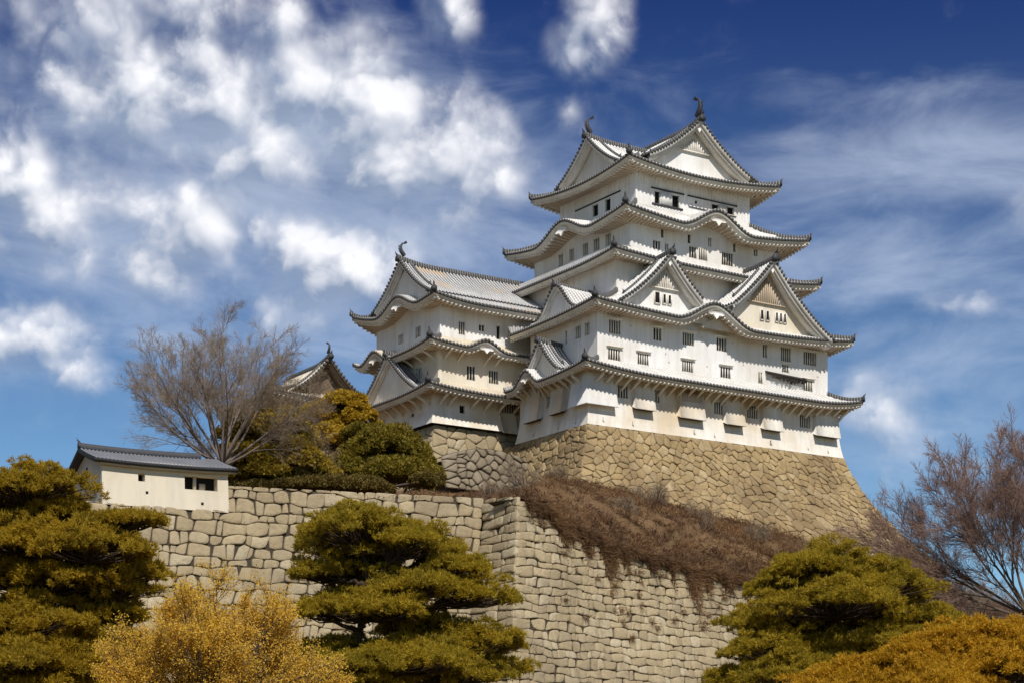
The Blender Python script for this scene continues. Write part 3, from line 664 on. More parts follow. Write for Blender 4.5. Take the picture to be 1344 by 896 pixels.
for (c, w, z0) in ((6.75, 2.4, 2.0), (12.75, 3.1, 1.75), (18.3, 2.4, 1.75), (23.3, 2.5, 1.75), (30.9, 3.2, 1.9)): bay(keep, c, w, 'F', z0, 5.3)
for (c, w, z0) in ((4.85, 2.3, 1.75), (9.3, 2.7, 1.7)): bay(keep, c, w, 'L', z0, 5.3)
def corner_bay():
    k = MB(); prof = [(.42, 5.3), (.48, 3.9), (.62, 3.0), (.85, 1.95), (.85, 1.85), (0.1, 2.3)]
    u1, v1 = 3.3, 2.5
    P = np.array([[(u1, R1[2] - d, q), (R1[0] - d, R1[2] - d, q), (R1[0] - d, v1, q)] for d, q in prof])
    k.grid(P); n = len(prof)
    k.poly([(u1, R1[2] - d, q) for d, q in prof] + [(u1, R1[2], 5.3)]); k.poly([(R1[0] - d, v1, q) for d, q in prof][::-1] + [(R1[0], v1, 5.3)])
    k.build('stone_drop_bay', M['plaster'], keep)
corner_bay()
# slatted grille on the big middle bay
k = MB()
for u in np.arange(11.55, 13.96, .2): k.box((u, .15 - .47, 4.0), (1, 0, 0), (0, 1, 0), (0, 0, 1), .05, .05, .68)
k.box((12.75, .15 - .47, 4.7), (1, 0, 0), (0, 1, 0), (0, 0, 1), 1.3, .07, .05); k.box((12.75, .15 - .46, 3.3), (1, 0, 0), (0, 1, 0), (0, 0, 1), 1.3, .06, .05)
k.box((12.75, .15 - .43, 4.0), (1, 0, 0), (0, 1, 0), (0, 0, 1), 1.25, .025, .68)
k.build('grille', M['old_wood'], keep)

# roofs
E1 = (-1.75, 34.3, -2.2, 12.2)
skirt(keep, E1, (1.85, 32.0, .8, 12.19), 5.05, 1.55, .62, (2.35, 2.05, 1.35, .1), sides='FLR', bumps={'L': [('k', 12.2 - 8.3, 2.5, 1.5)]}, thick=.22, zin=5.15, upd={'BL': .5, 'BR': 0, 'FR': .75})
E2 = (.0, 33.7, -1.4, 14.0)
skirt(keep, E2, (5.9, 29.0, 3.2, 13.99), 11.42, 2.9, .62, (2.2, 1.85, 1.7, 1.4), sides='FLR', bumps={'F': [('k', 15.1, 5.2, 2.1)]}, upd={'BL': .9, 'BR': 0, 'FR': .85})
E3 = (4.2, 31.4, 1.2, 22.8)
skirt(keep, E3, (8.2, 27.8, 4.0, 21.4), 17.75, 1.25, .45, (2.0, 1.7, 2.4, 1.8), upd={'FR': .8})
E4 = (6.0, 30.4, 1.8, 24.0)
skirt(keep, E4, (10.4, 25.6, 6.0, 19.6), 22.05, 2.75, .95, (2.2, 2.2, 2.6, 2.6), bumps={'F': [('k', 18.0 - 6.0, 5.0, 2.15)], 'L': [('k', 24.0 - 13.2, 5.6, 2.0)]}, upd={'FR': 1.15, 'BL': 1.15})
E5 = (8.1, 28.2, 4.0, 22.0)
skirt(keep, E5, (11.6, 23.8, 7.2, 18.4), 28.15, 1.9, .75, (2.0, 2.3, 2.6, 2.4), upd={'FR': 1.0, 'BL': .9})
gable(keep, (17.5, 5.4), (0, -1), 7.0, 29.3, 4.3, 10.7, over=1.25, fish=.85, horn=.9, ext=.10, windows=[], sway=.6, board=.7)
gable(keep, (9.9, 12.6), (-1, 0), 5.2, 29.35, 3.55, 9.3, over=1.1, fish=.72, horn=.8, ext=.12, lattice=False, sway=.35, wallmat='plaster_trim')
# big dormer gables on the second roof
gable(keep, (9.5, .1), (0, -1), 6.1, 12.3, 5.15, 3.9, over=1.3, windows=[(-.85, 13.5, .67, 1.15, 0), (.05, 13.5, .42, .95, 0), (.7, 13.5, .42, .95, 0)], ext=.05, horn=.8, lim=(1, .66), board=.75)
gable(keep, (22.5, -.25), (0, -1), 8.3, 11.85, 6.85, 5.0, over=1.35, windows=[(-.55, 13.6, .45, 1.0, 0), (.2, 13.6, .46, 1.0, 0), (1.45, 13.65, .38, .95, 0), (2.0, 13.65, .38, .95, 0), (2.55, 13.65, .38, .95, 0)], wallmat='plaster_warm', slat_mat='soffit', ext=.04, horn=1.05, conc=.36, lim=(.62, 1), board=.8)
# cusped dormer and little gable facing left
gable(keep, (1.3, 6.6), (-1, 0), 3.6, 12.2, 2.5, 4.7, curve='kara', lattice=False, horn=.7, over=.5, ridge_k=.9)
gable(keep, (-.35, 6.9), (-1, 0), 3.3, 5.95, 3.0, 2.3, lattice=False, horn=.7, mat='tiles_grey', ridge_k=.9, wallmat='plaster_trim')
# eave struts under the lowest roof
def strut(parent, face, a, lo, hi, reach, rect, mat='plaster_low', t=.10):
    k = MB()
    pts = [(0.02, lo), (reach * .45, lo + (hi - lo) * .55), (reach, hi)]
    f = (lambda d, q: (a, rect[2] - d, q)) if face == 'F' else (lambda d, q: (rect[0] - d, a, q))
    lat = (1, 0, 0) if face == 'F' else (0, 1, 0)
    k.sweep(np.array([f(d, q) for d, q in pts]), [(-t, -.14), (t, -.14), (t, .14), (-t, .14)], lat=lat)
    k.build('eave_strut', M[mat], parent)
for u in np.arange(.9, 33, 1.14): strut(keep, 'F', float(u), 3.9, 4.78, 1.7, R1)
for v in np.arange(.9, 11.9, 1.1): strut(keep, 'L', float(v), 3.9, 4.78 + float(bumpf('k', 8.3, 2.5, 1.1)(v)), 1.5, R1)
# rear block that carries the upper storeys behind the first two
k = MB(); k.box((18.5, 16.7, 6), (1, 0, 0), (0, 1, 0), (0, 0, 1), 10.4, 4.2, 6.4); k.build('wall', M['plaster'], keep)

# ------------------------------------------------------------------ small keep at the left
tur = castle_thing('castle_turret', -8.7, 14.5, 1.55, 'three-storey white castle turret with long tiled gable roof attached left of the tall keep', 'castle turret')
T1 = (-8.7, 3.2, 14.5, 28.0); fl1 = lambda q: .45 * max(0.0, 1 - (q - 1.55) / 2.2) ** 2
tier(tur, T1, 1.55, 5.8, [(-5.28, 3.38, .68, .86, 0), (0.6, 4.2, 2.1, 1.35)], [(18.63, 3.1, .7, .45, 0)], fl1, (1.9, 2.4, 3.0, 3.75), 'plaster_low')
T2 = (-7.95, 4.5, 14.8, 28.2)
tier(tur, T2, 5.4, 10.6, [(-4.02, 7.28, 1.04, 1.5), (-1.26, 7.2, 1.19, 1.4)], [(18.74, 7.44, 1.3, 1.34)], mat='plaster_warm')
T3 = (-7.6, 6.5, 15.0, 28.2)
tier(tur, T3, 9.6, 14.6, [(-5.0, 11.75, .75, 1.38, 2), (-2.6, 12.1, .72, .72), (-.55, 11.9, .5, 1.45, 0), (1.53, 11.79, .87, 1.24)], [(23.01, 11.95, 1.1, 1.05), (19.42, 11.95, 1.05, 1.2)])
skirt(tur, (-10.7, 4.4, 12.1, 27.6), (-7.95, 4.39, 14.8, 26.5), 4.62, 1.2, .5, (2.4, 2.0, .1, .1), sides='FL', mats=('tiles_warm',), thick=.2, upd={'FR': 0, 'BL': .6})
skirt(tur, (-10.1, 4.6, 12.8, 29.0), (-7.6, 4.59, 15.0, 27.8), 9.25, 1.15, .5, (2.0, 2.1, .1, .6), sides='FL', mats=('tiles_warm',), bumps={'F': [('k', 10.1 - 3.3, 2.7, 1.05)], 'L': [('k', 29.0 - 24.6, 3.4, 1.35)]}, thick=.22, upd={'FR': 0, 'BL': 1.0})
skirt(tur, (-9.5, 7.5, 13.0, 30.2), (-7.3, 7.49, 16.4, 26.8), 13.85, 1.75, .6, (2.0, 1.9, .1, 2), sides='FLB', mats=('tiles_grey',), bumps={'L': [('k', 30.2 - 20.8, 4.7, 1.7)]}, upd={'FR': 0, 'BL': 1.7, 'BR': 0})
gable(tur, (-7.9, 21.6), (-1, 0), 5.6, 15.45, 3.8, 15.2, fish=.62, horn=.8, ext=.12, lattice=False, mat='tiles_rust' if 'tiles_rust' in M else 'tiles_grey', wallmat='plaster_trim', sway=.5)
gable(tur, (-9.6, 21.6), (-1, 0), 6.1, 5.05, 4.3, 2.4, horn=.6, lattice=False, mat='tiles_grey', over=.6, ext=.02, wallmat='plaster_trim', board=.62)
for u in (-8.0, -6.9, -4.2, -2.6, -.9, .9): strut(tur, 'F', u, 3.5, 4.4, 1.8, T1)
for v in (15.2, 17.0, 18.8, 20.6, 22.4, 24.6): strut(tur, 'L', v, 3.4, 4.4, 1.6, T1)
for u in (-7.2, -5.6, -2.4, -1.1): strut(tur, 'F', u, 8.35, 9.1, 1.5, T2, 'plaster_warm', .07)
for v in (15.5, 17.6, 19.8): strut(tur, 'L', v, 8.35, 9.1, 1.5, T2, 'plaster', .07)
R1s = R1; R1 = (T1[0], 0, T1[2], 0)
bay(tur, .2, 1.9, 'F', 1.35, 3.6, d0=.15, d1=.8)
R1 = R1s

# ------------------------------------------------------------------ stone walls
def clip_poly(P, nx, ny, c):                              # keep nx*x+ny*y<=c
    out = []
    for i in range(len(P)):
        a, b = P[i], P[(i + 1) % len(P)]; da = nx * a[0] + ny * a[1] - c; db = nx * b[0] + ny * b[1] - c
        if da <= 0: out.append(a)
        if da * db < 0:
            t = da / (da - db); out.append((a[0] + (b[0] - a[0]) * t, a[1] + (b[1] - a[1]) * t))
    return out
def voronoi_cells(rng, L, H, w, h, jit):
    pts = []
    nr = max(2, int(round(H / h))); nc = max(2, int(round(L / w)))
    for r in range(nr):
        for c in range(nc + 1):
            x = (c + (.5 if r % 2 else 0)) * L / nc + rng.uniform(-jit, jit) * w; y = (r + .5) * H / nr + rng.uniform(-jit, jit) * h
            if rng.random() < .16: continue
            if 1.9 * w <= x <= L - 1.9 * w: pts.append((x, y))
    yy = 0.0; r = 0
    while yy < H:                                        # long squared cornerstones, alternately deep and shallow
        hh = h * rng.uniform(.95, 1.25)
        for e_ in (0, 1):
            q_ = (.62 if (r + e_) % 2 else .92) * w; pts.append((q_ if e_ == 0 else L - q_, yy + hh / 2))
            for f_ in (2.0, ): pts.append(((f_ * w + rng.uniform(-.3, .3) * w) if e_ == 0 else L - f_ * w + rng.uniform(-.3, .3) * w, yy + hh / 2 + rng.uniform(-.3, .3) * h))
        yy += hh; r += 1
    pts = np.array(pts); cells = []
    for i, p in enumerate(pts):
        P = [(0, 0), (L, 0), (L, H), (0, H)]
        d = np.hypot(*((pts - p) / [1, h / w]).T); idx = np.argsort(d)[1:22]
        for j in idx:
            q = pts[j]; dx, dy = q - p
            P = clip_poly(P, dx, dy, (q @ q - p @ p) / 2)
            if len(P) < 3: break
        if len(P) >= 3: cells.append(P)
    return cells
def row_cells(rng, L, H, w, h, jit, big_edges=(True, True)):
    nr = max(2, int(round(H / h))); yb = np.linspace(0, H, nr + 1); yb[1:-1] += rng.uniform(-.12, .12, nr - 1) * h
    ph = rng.uniform(0, 6, (nr + 1, 2))
    fy = lambda r, x: yb[r] + (0 if r in (0, nr) else .15 * h * sin(x / w * .7 + ph[r, 0]) + .12 * h * sin(x / w * 2.1 + ph[r, 1]) + .06 * h * sin(x / w * 5.1 + ph[r, 0] * 3))
    cells = []
    for r in range(nr):
        xs = [0.0]
        while xs[-1] < L:
            f = rng.uniform(.6, 1.65) if rng.random() > .2 else rng.uniform(.32, .6)
            if len(xs) == 1: f = (1.9 if (r % 2) else 1.1)
            xs.append(xs[-1] + w * f)
        xs[-1] = L
        if len(xs) > 2 and xs[-1] - xs[-2] < .35 * w: xs.pop(-2)
        for a, b in zip(xs[:-1], xs[1:]):
            j = lambda: rng.uniform(-jit, jit) * w * .5
            ea, eb = (0 if a == 0 else 1), (0 if b == L else 1)
            xa0, xa1, xb0, xb1 = a + j() * ea, a + j() * ea, b + j() * eb, b + j() * eb
            P = [(xa0, fy(r, xa0)), ((xa0 + xb0) / 2, fy(r, (xa0 + xb0) / 2)), (xb0, fy(r, xb0)), (xb1, fy(r + 1, xb1)), ((xa1 + xb1) / 2, fy(r + 1, (xa1 + xb1) / 2)), (xa1, fy(r + 1, xa1))]
            if rng.random() < .55 and ea and eb:           # knock a corner off
                k = rng.integers(4); i = (0, 2, 3, 5)[k]; c = np.mean(P, 0); P[i] = tuple(np.array(P[i]) + (c - P[i]) * rng.uniform(.12, .34))
            cells.append(P)
    return cells
def stones(mb, rng, cells, fmap, gap=.05, bulge=.10, rnd=2, L=None, tilt=.05):
    for P in cells:
        P = np.array(P)
        if len(P) < 3: continue
        area = .5 * abs(np.sum(P[:, 0] * np.roll(P[:, 1], -1) - P[:, 1] * np.roll(P[:, 0], -1)))
        if area < .05: continue
        c = P.mean(0); r = sqrt(area)
        edge = (np.abs(P[:, 0]) < 1e-6) | ((np.abs(P[:, 0] - L) < 1e-6) if L is not None else False)
        g = gap * rng.uniform(.6, 1.4) / (.5 * r)
        Q = c + (P - c) * (1 - min(g, .5)); Q[edge, 0] = P[edge, 0]
        for it in range(rnd):
            k = rng.uniform(.05, .2) if it == 0 else .25
            if it == 0 and edge.any(): pass
            A = Q + (np.roll(Q, -1, 0) - Q) * k; B = Q + (np.roll(Q, -1, 0) - Q) * (1 - k)
            Q = np.stack([A, B], 1).reshape(-1, 2)
        n = len(Q); bl = bulge * min(1.3, r) * rng.uniform(.6, 1.3); tx, ty = rng.uniform(-tilt, tilt, 2); base = rng.uniform(-.05, .06)
        c2 = Q.mean(0); rings = []
        for sc, dp in ((1.0, -.22), (1.0, 0.0), (.90, bl * .62), (.62, bl * .95)):
            q = c2 + (Q - c2) * sc
            d = dp + base + ((q - c2) @ np.array([tx, ty]) if dp > -.1 else 0) + (rng.normal(0, .012, n) if 0 < dp else 0)
            rings.append(fmap(q[:, 0], q[:, 1], d))
        cen = fmap(c2[0:1], c2[1:2], np.array([bl + base]))
        V = np.concatenate(rings + [cen]); qd = []
        for k in range(3):
            for i in range(n): qd.append([k * n + i, k * n + (i + 1) % n, (k + 1) * n + (i + 1) % n, (k + 1) * n + i])
        tr = [[3 * n + i, 3 * n + (i + 1) % n, 4 * n] for i in range(n)]
        mb.add(V, quads=qd, tris=tr)
def face_map(A, e, n, L, offs, m0, m1):
    """A: top corner, s along e, t downwards; m0, m1: how far the ends run out per unit of batter"""
    A, e, n = (np.asarray(a, float) for a in (A, e, n))
    def f(s, t, d):
        s, t, d = (np.asarray(a, float) for a in (s, t, d)); o = offs(t)
        ss = -o * m0 + s * (L + o * (m0 + m1)) / L
        return A + ss[:, None] * e + (o + d)[:, None] * n - t[:, None] * np.array([0, 0, 1.])
    return f
def backing(mb, f, L, H, d=-.14, ns=30, ntt=14):
    s = np.linspace(0, L, ns); t = np.linspace(0, H, ntt)
    S, T = np.meshgrid(s, t); P = f(S.ravel(), T.ravel(), np.full(S.size, d)).reshape(ntt, ns, 3)
    mb.grid(P, flip=True)
rng = np.random.default_rng(11)
batter = lambda t: .29 * t + .027 * np.asarray(t) ** 2
def keep_base():
    root = castle_thing('keep_stone_base', 16, 6, -12, 'high curved golden stone base of irregular boulders under the tall keep', 'stone base')
    H = 12.5; st, bk = MB(), MB()
    a0, a1, b0, b1 = -.13, 33.38, -.28, 24.0
    for (A, e, n, L) in (((a0, b0, -.02), (1, 0, 0), (0, -1, 0), a1 - a0), ((a0, b1, -.02), (0, -1, 0), (-1, 0, 0), b1 - b0), ((a1, b0, -.02), (0, 1, 0), (1, 0, 0), b1 - b0)):
        f = face_map(A, e, n, L, batter, 1, 1)
        stones(st, rng, voronoi_cells(rng, L, H, .86, .62, .5), f, .016, .10, 1, L, .15)
        backing(bk, f, L, H)
    bk.poly([(a0, b0, -.03), (a1, b0, -.03), (a1, b1, -.03), (a0, b1, -.03)])
    st.build('stone_facing', M['stone_gold'], root); bk.build('wall_core', M['gap'], root)
keep_base()
def turret_base():
    root = castle_thing('turret_stone_base', -4, 20, -8, 'smaller pale stone base of big boulders under the left turret', 'stone base')
    H = 8.5; st, bk = MB(), MB(); bt = lambda t: .16 * t + .008 * np.asarray(t) ** 2
    a0, a1, b0, b1 = -8.5, 3.4, 14.75, 28.0
    for (A, e, n, L) in (((a0, b0, 1.5), (1, 0, 0), (0, -1, 0), a1 - a0), ((a0, b1, 1.5), (0, -1, 0), (-1, 0, 0), b1 - b0)):
        f = face_map(A, e, n, L, bt, 1 if e[0] == 1 else 0, 0 if e[0] == 1 else 1)
        stones(st, rng, voronoi_cells(rng, L, H, 1.2, .9, .45), f, .018, .09, 1, L, .09)
        backing(bk, f, L, H)
    bk.poly([(a0, b0, 1.48), (a1 + 3, b0, 1.48), (a1 + 3, b1, 1.48), (a0, b1, 1.48)])
    st.build('stone_facing', M['stone_pale'], root); bk.build('wall_core', M['gap'], root)
turret_base()
def rubble_bank():
    root = castle_thing('rubble_wall', -5, 8.5, -6, 'low rough grey rubble wall below the turret base', 'stone wall')
    st, bk = MB(), MB(); L, H = 11.5, 4.6; bt = lambda t: .3 * t
    f0 = face_map((-11.0, 9.0, -1.55), (1, 0, 0), (0, -1, 0), L, bt, .2, 0)
    def f(s, t, d):
        P = f0(s, t, d); P[:, 2] -= 1.3 * np.abs(np.asarray(s) / L - .5) ** 2 * 4 * (1 - np.asarray(t) / H); return P
    stones(st, rng, voronoi_cells(rng, L, H, 1.1, .7, .4), f, .05, .2, 2, L, .15); backing(bk, f, L, H)
    P = np.array([[f(np.array([s]), np.array([0.]), np.array([-.1 - y * 4.5]))[0] for s in np.linspace(0, L, 14)] for y in (0, .5, 1)]); P[1:, :, 2] -= .1
    bk.grid(P)
    st.build('stone_facing', M['stone_grey'], root); bk.build('wall_core', M['gap'], root)
rubble_bank()

# outer retaining wall: corner A, short facet to B, long left wing, long right wing
def nrm2(a): a = np.asarray(a, float); return a / np.linalg.norm(a)
PA = np.array([.44, 140.0]); DL = nrm2((-.55, .83)); PB = PA + DL * 4.6; DW = nrm2((-.9, -.43)); DR = nrm2((.67, .74))
LB, LR = 84.0, 66.0
OBAT = lambda t: .20 * np.asarray(t) + .008 * np.asarray(t) ** 2
ZB, ZA = 25.45, 24.85
GS0, GS1 = 19.9, 29.1                                   # stretch of the left wing under the guard house
def wing_top(s): return np.interp(s, [0, 2.2, 5, 8, 12, 18, 25, 31, 45, 66], [24.85, 24.2, 23.4, 22.7, 21.9, 21.5, 21.1, 20.9, 20.6, 20.0])
def left_top(s): return np.where((np.asarray(s) > GS0) & (np.asarray(s) < GS1 + .6), 23.05, np.where(np.asarray(s) > GS1, 22.6, ZB - .03 * np.asarray(s)))
def outer_wall():
    root = world_thing('retaining_wall', (0, 141, 9), 'long pale retaining wall of squared rounded stones with a sharp corner below the castle', 'stone wall')
    st, bk = MB(), MB(); ZT = 25.5; H = 19.0
    def add(P0, e, L, m0, m1, top, w, h, flipn):
        e3 = np.array([*e, 0.]); n3 = np.array([e[1], -e[0], 0.])
        f = face_map((*P0, ZT), e3, n3, L, OBAT, m0, m1)
        cells = []
        for P in row_cells(rng, L, H, w, h, .2):
            c = np.mean(P, 0); zt = float(top(c[0])); lim = ZT - zt
            Q = P
            if c[1] < lim + 1.2: Q = clip_poly([tuple(p) for p in P], 0, -1, -lim)
            if len(Q) >= 3: cells.append(Q)
        stones(st, rng, cells, f, .024, .065, 2, L, .09)
        ns = int(L / .5); s = np.linspace(0, L, ns); rows = []
        for q in np.linspace(0, 1, 12):
            t0 = ZT - top(s) + .12; t = t0 + (H - t0) * q
            rows.append(f(s, t, np.full(ns, -.12)))
        t0 = ZT - top(s) + .12
        inner = f(s, t0, np.full(ns, -3.0))
        bk.grid(np.stack([inner] + rows), flip=True)
    tl = .23
    add(PB + DW * LB, -DW, LB, 0, -.87, lambda s: left_top(LB - np.asarray(s)), 1.12, .82, 1)
    add(PB, -DL, 4.6, -.87, 1.29, lambda s: np.interp(s, [0, 4.6], [25.35, ZA]), 1.5, .66, 1)
    add(PA, DR, LR, 1.29, 0, wing_top, .98, .66, 1)
    st.build('stone_facing', M['stone_pale'], root); bk.build('wall_core', M['gap'], root)
outer_wall()

# ------------------------------------------------------------------ ground and hillside
def smooth(x): x = np.clip(x, 0, 1); return x * x * (3 - 2 * x)
def hnoise(x, y, seed=0):
    r = np.random.default_rng(seed); z = 0
    for k in range(7):
        f = .05 * 1.75 ** k; a = r.uniform(0, 2 * pi); ph = r.uniform(0, 6.28); z = z + np.sin((x * cos(a) + y * sin(a)) * f * 2 * pi + ph) * .5 / 1.35 ** k
    return z
def ground_z(x, y): return 7.5 * smooth((y - 52) / 75) * smooth((260 - np.abs(x)) / 120) * smooth((420 - y) / 150) + .12 * hnoise(x, y, 4)
def build_ground():
    xs = np.concatenate([[-3000, -1500, -700, -400], np.linspace(-260, 260, 131), [400, 700, 1500, 3000]])
    ys = np.concatenate([[-600, -200], np.linspace(-40, 430, 118), [600, 1200, 2500, 5000]])
    X, Y = np.meshgrid(xs, ys); k = MB(); k.grid(np.stack([X, Y, ground_z(X, Y)], -1))
    tag(k.build('ground', M['earth'], smooth=True), kind='structure')
build_ground()
def cxy(u, v): return (CO + u * RV + v * LV)[:2]
# hillside: ruled between the top of the retaining wall and the foot of the castle bases
def hill_lines():
    pts = []
    def add(w, zw, c, zc, p=1.0): pts.append((*w, zw, *c, zc, p))
    add(PB + DW * 84, 21.5, (-130, 190), 28, 2.5)
    add(PB + DW * 60, 22.2, (-85, 200), 30, 2.5)
    add(PB + DW * 44, 22.45, (-62, 202), 31, 2.5)
    add(PB + DW * 29.2, 22.5, (-40, 198), 32.5, 3)
    add(PB + DW * 28.8, 23.6, (-39, 198), 32.5, 3)
    add(PB + DW * 18.6, 24.3, (-24, 197), 33.5, 3.2)
    add(PB + DW * 9, 24.75, cxy(-12, 14), 34.2, 2.8)
    add(PB + DW * 4, 24.95, cxy(-9.5, 11), 34.2, 1.8)
    add(PB, 25.05, cxy(-5, 9.0), 34.0, 1.25)
    add(PA + DR * .4, 24.8, cxy(-3.5, -3.0), 32.9)
    for s, u in ((2.2, -1.5), (5, 2.5), (8, 6), (12, 10.5), (18, 16), (25, 22.0), (31, 27)):
        add(PA + DR * s, float(wing_top(s)) - .15, cxy(u, -3.4 - u * .03), 32.8 - u * .10, 1.02 if s > 17 else 1.0)
    add(PA + DR * 45, 20.4, cxy(37, -4), 28.0, 1.02)
    add(PA + DR * 66, 19.8, cxy(48, -2), 26.4, 1.02)
    add(PA + DR * 66 + np.array([30, 8]), 17.5, cxy(75, 4), 24.0)
    add(PA + DR * 66 + np.array([90, 20]), 12, cxy(130, 10), 20)
    return np.array(pts)
HL = hill_lines()
def hill_pt(a, r):
    """a: 0..1 along the wall, r: 0 at the wall, 1 at the castle foot, beyond 1 under the castle"""
    seg = np.concatenate([[0], np.cumsum(np.linalg.norm(np.diff(HL[:, :2], axis=0), axis=1) + .3 * np.linalg.norm(np.diff(HL[:, 3:5], axis=0), axis=1))]); seg /= seg[-1]
    a, r = np.broadcast_arrays(np.asarray(a, float), np.asarray(r, float))
    c = [np.interp(a, seg, HL[:, i]) for i in range(7)]
    x = c[0] + (c[3] - c[0]) * r; y = c[1] + (c[4] - c[1]) * r
    rr = np.clip(r, 0, 1)
    prof = np.where(c[6] > 1.01, rr ** c[6], .62 * rr + .38 * np.sin(rr * pi / 2) ** .8)
    z = c[2] + (c[5] - c[2]) * prof + np.where(r > 1, (r - 1) * 1.5, 0)
    z = z + np.sin(np.clip(rr, 0, 1) * pi) * (.42 * hnoise(x * 1.6, y * 1.6, 9) + .22 * hnoise(x * 5, y * 5, 5))
    return np.stack([x, y, z], -1)
def build_hill():
    a = np.linspace(0, 1, 260); r = np.concatenate([np.linspace(.006, 1, 60), [1.15, 1.5, 2.2, 3.2]])
    A, Rr = np.meshgrid(a, r); P = hill_pt(A, Rr); P[0, :, 2] -= .8
    P[-1, :, 2] = 8; P[-2, :, 2] -= 3
    k = MB(); k.grid(P)
    lo = P[0].copy(); lo[:, 2] = 5; k.grid(np.stack([lo, P[0]]))
    tag(k.build('hillside', M['soil'], smooth=True), kind='structure')
build_hill()
def build_dead_grass():
    r_ = np.random.default_rng(21); N = 230000
    a = r_.uniform(.30, 1, N); r = r_.uniform(0, 1.0, N) ** 1.15
    P = hill_pt(a, r); pn = hnoise(P[:, 0] * 2.2, P[:, 1] * 2.2, 31)
    keepm = (r_.random(N) < np.clip(.75 + .8 * pn, .18, 1)); P = P[keepm]; pn = pn[keepm]; N = len(P); r = r[keepm]
    ln = r_.uniform(.2, .62, N) * (1 + .7 * np.clip(pn, -1, 1.5))
    ta = 2.2 * hnoise(P[:, 0] * 3, P[:, 1] * 3, 55); d = np.stack([r_.normal(0, .8, N) + np.sin(ta) * .6, r_.normal(-.2, .8, N) + np.cos(ta) * .5, r_.uniform(.15, 1.1, N)], 1)   # matted, falling towards the wall
    d /= np.linalg.norm(d, axis=1, keepdims=True)
    sd = np.cross(d, r_.normal(size=(N, 3))); sd /= np.linalg.norm(sd, axis=1, keepdims=True); w = r_.uniform(.018, .05, N)[:, None]
    m = P + d * ln[:, None] * .6; tip = m + (d * .6 + np.array([0, -.25, -.55]) * r_.uniform(.3, 1, N)[:, None]) * ln[:, None] * .55
    V = np.stack([P - sd * w, P + sd * w, m + sd * w * .8, m - sd * w * .8, tip], 1)
    i = np.arange(N)[:, None] * 5
    k = MB(); k.add(V, quads=i + np.array([[0, 1, 2, 3]]), tris=i + np.array([[3, 2, 4]]))
    # brambles: tangled arching stems in clumps
    NC = 850; ca = r_.uniform(.36, 1, NC); cr = r_.uniform(.02, .98, NC); CP = hill_pt(ca, cr); NS = 46
    B = np.repeat(CP, NS, 0) + r_.normal(0, .42, (NC * NS, 3)) * (1, 1, .05); sz = np.repeat(r_.uniform(.25, 1.0, NC) ** 1.4 * 1.35, NS)[:, None]
    dd = r_.normal(0, .75, B.shape); dd[:, 2] = np.abs(dd[:, 2]) + .55; dd /= np.linalg.norm(dd, axis=1, keepdims=True)
    p1 = B + dd * sz * .7; p2 = p1 + (dd * (1, 1, .15) + r_.normal(0, .25, B.shape)) * sz * .8
    sd = np.cross(dd, r_.normal(size=B.shape)); sd /= np.linalg.norm(sd, axis=1, keepdims=True); sd *= .016
    i = np.arange(len(B))[:, None] * 6; k.add(np.stack([B - sd, B + sd, p1 + sd * .8, p1 - sd * .8, p2 + sd * .4, p2 - sd * .4], 1), quads=np.concatenate([i + np.array([[0, 1, 2, 3]]), i + np.array([[3, 2, 4, 5]])]))
    # creepers hanging over the right wing of the wall
    NH = 40000; s = np.concatenate([r_.uniform(.5, 40, NH // 2), r_.uniform(1.5, 36, NH // 2)]); s = np.clip(s, .3, 64)
    env = np.clip(.9 + 1.0 * hnoise(s * 1.2, s * 0 + 3, 77) + .8 * hnoise(s * 4.5, s * 0 + 8, 78), .1, 4.2) * np.clip(.6 + s / 16, .6, 1.5); drop = np.abs(r_.normal(0, .8, NH)) * env; drop = np.clip(drop, 0, 5.0)
    zz = wing_top(s) + .2 - drop; o = OBAT(25.5 - zz) + r_.uniform(.05, .4, NH)
    n2 = np.array([DR[1], -DR[0]])
    Q = np.stack([PA[0] + DR[0] * s + n2[0] * o, PA[1] + DR[1] * s + n2[1] * o, zz], 1)
    dd = np.stack([r_.normal(0, .65, NH) + n2[0] * .25, r_.normal(0, .65, NH) + n2[1] * .25, -r_.uniform(-.4, 1.0, NH)], 1); dd /= np.linalg.norm(dd, axis=1, keepdims=True)
    sd = np.cross(dd, r_.normal(size=(NH, 3))); sd /= np.linalg.norm(sd, axis=1, keepdims=True); w = r_.uniform(.012, .04, NH)[:, None]; ln = r_.uniform(.3, .9, NH)[:, None]
    # weeds rooted in the joints of the right wing
    nw = 70; ws = r_.uniform(1.5, 45, nw); wz = wing_top(ws) - np.abs(r_.normal(0, 4.0, nw)) - .8; m_ = 60
    ww = np.repeat(ws, m_); wzz = np.repeat(wz, m_); o2 = OBAT(25.5 - wzz) + .08
    Q2 = np.stack([PA[0] + DR[0] * ww + n2[0] * o2, PA[1] + DR[1] * ww + n2[1] * o2, wzz], 1) + r_.normal(0, .14, (nw * m_, 3))
    d2 = np.stack([r_.normal(0, .6, nw * m_) + n2[0] * .6, r_.normal(0, .6, nw * m_) + n2[1] * .6, -r_.uniform(-.5, 1.2, nw * m_)], 1); d2 /= np.linalg.norm(d2, axis=1, keepdims=True)
    Q = np.concatenate([Q, Q2]); dd = np.concatenate([dd, d2]); s2 = np.cross(d2, r_.normal(size=d2.shape)); s2 /= np.linalg.norm(s2, axis=1, keepdims=True)
    sd = np.concatenate([sd, s2]); w = np.concatenate([w, np.full((nw * m_, 1), .02)]); ln = np.concatenate([ln, r_.uniform(.2, .55, (nw * m_, 1))]); NH = len(Q)
    V = np.stack([Q - sd * w, Q + sd * w, Q + dd * ln], 1); k.add(V, tris=np.arange(NH)[:, None] * 3 + np.array([[0, 1, 2]]))
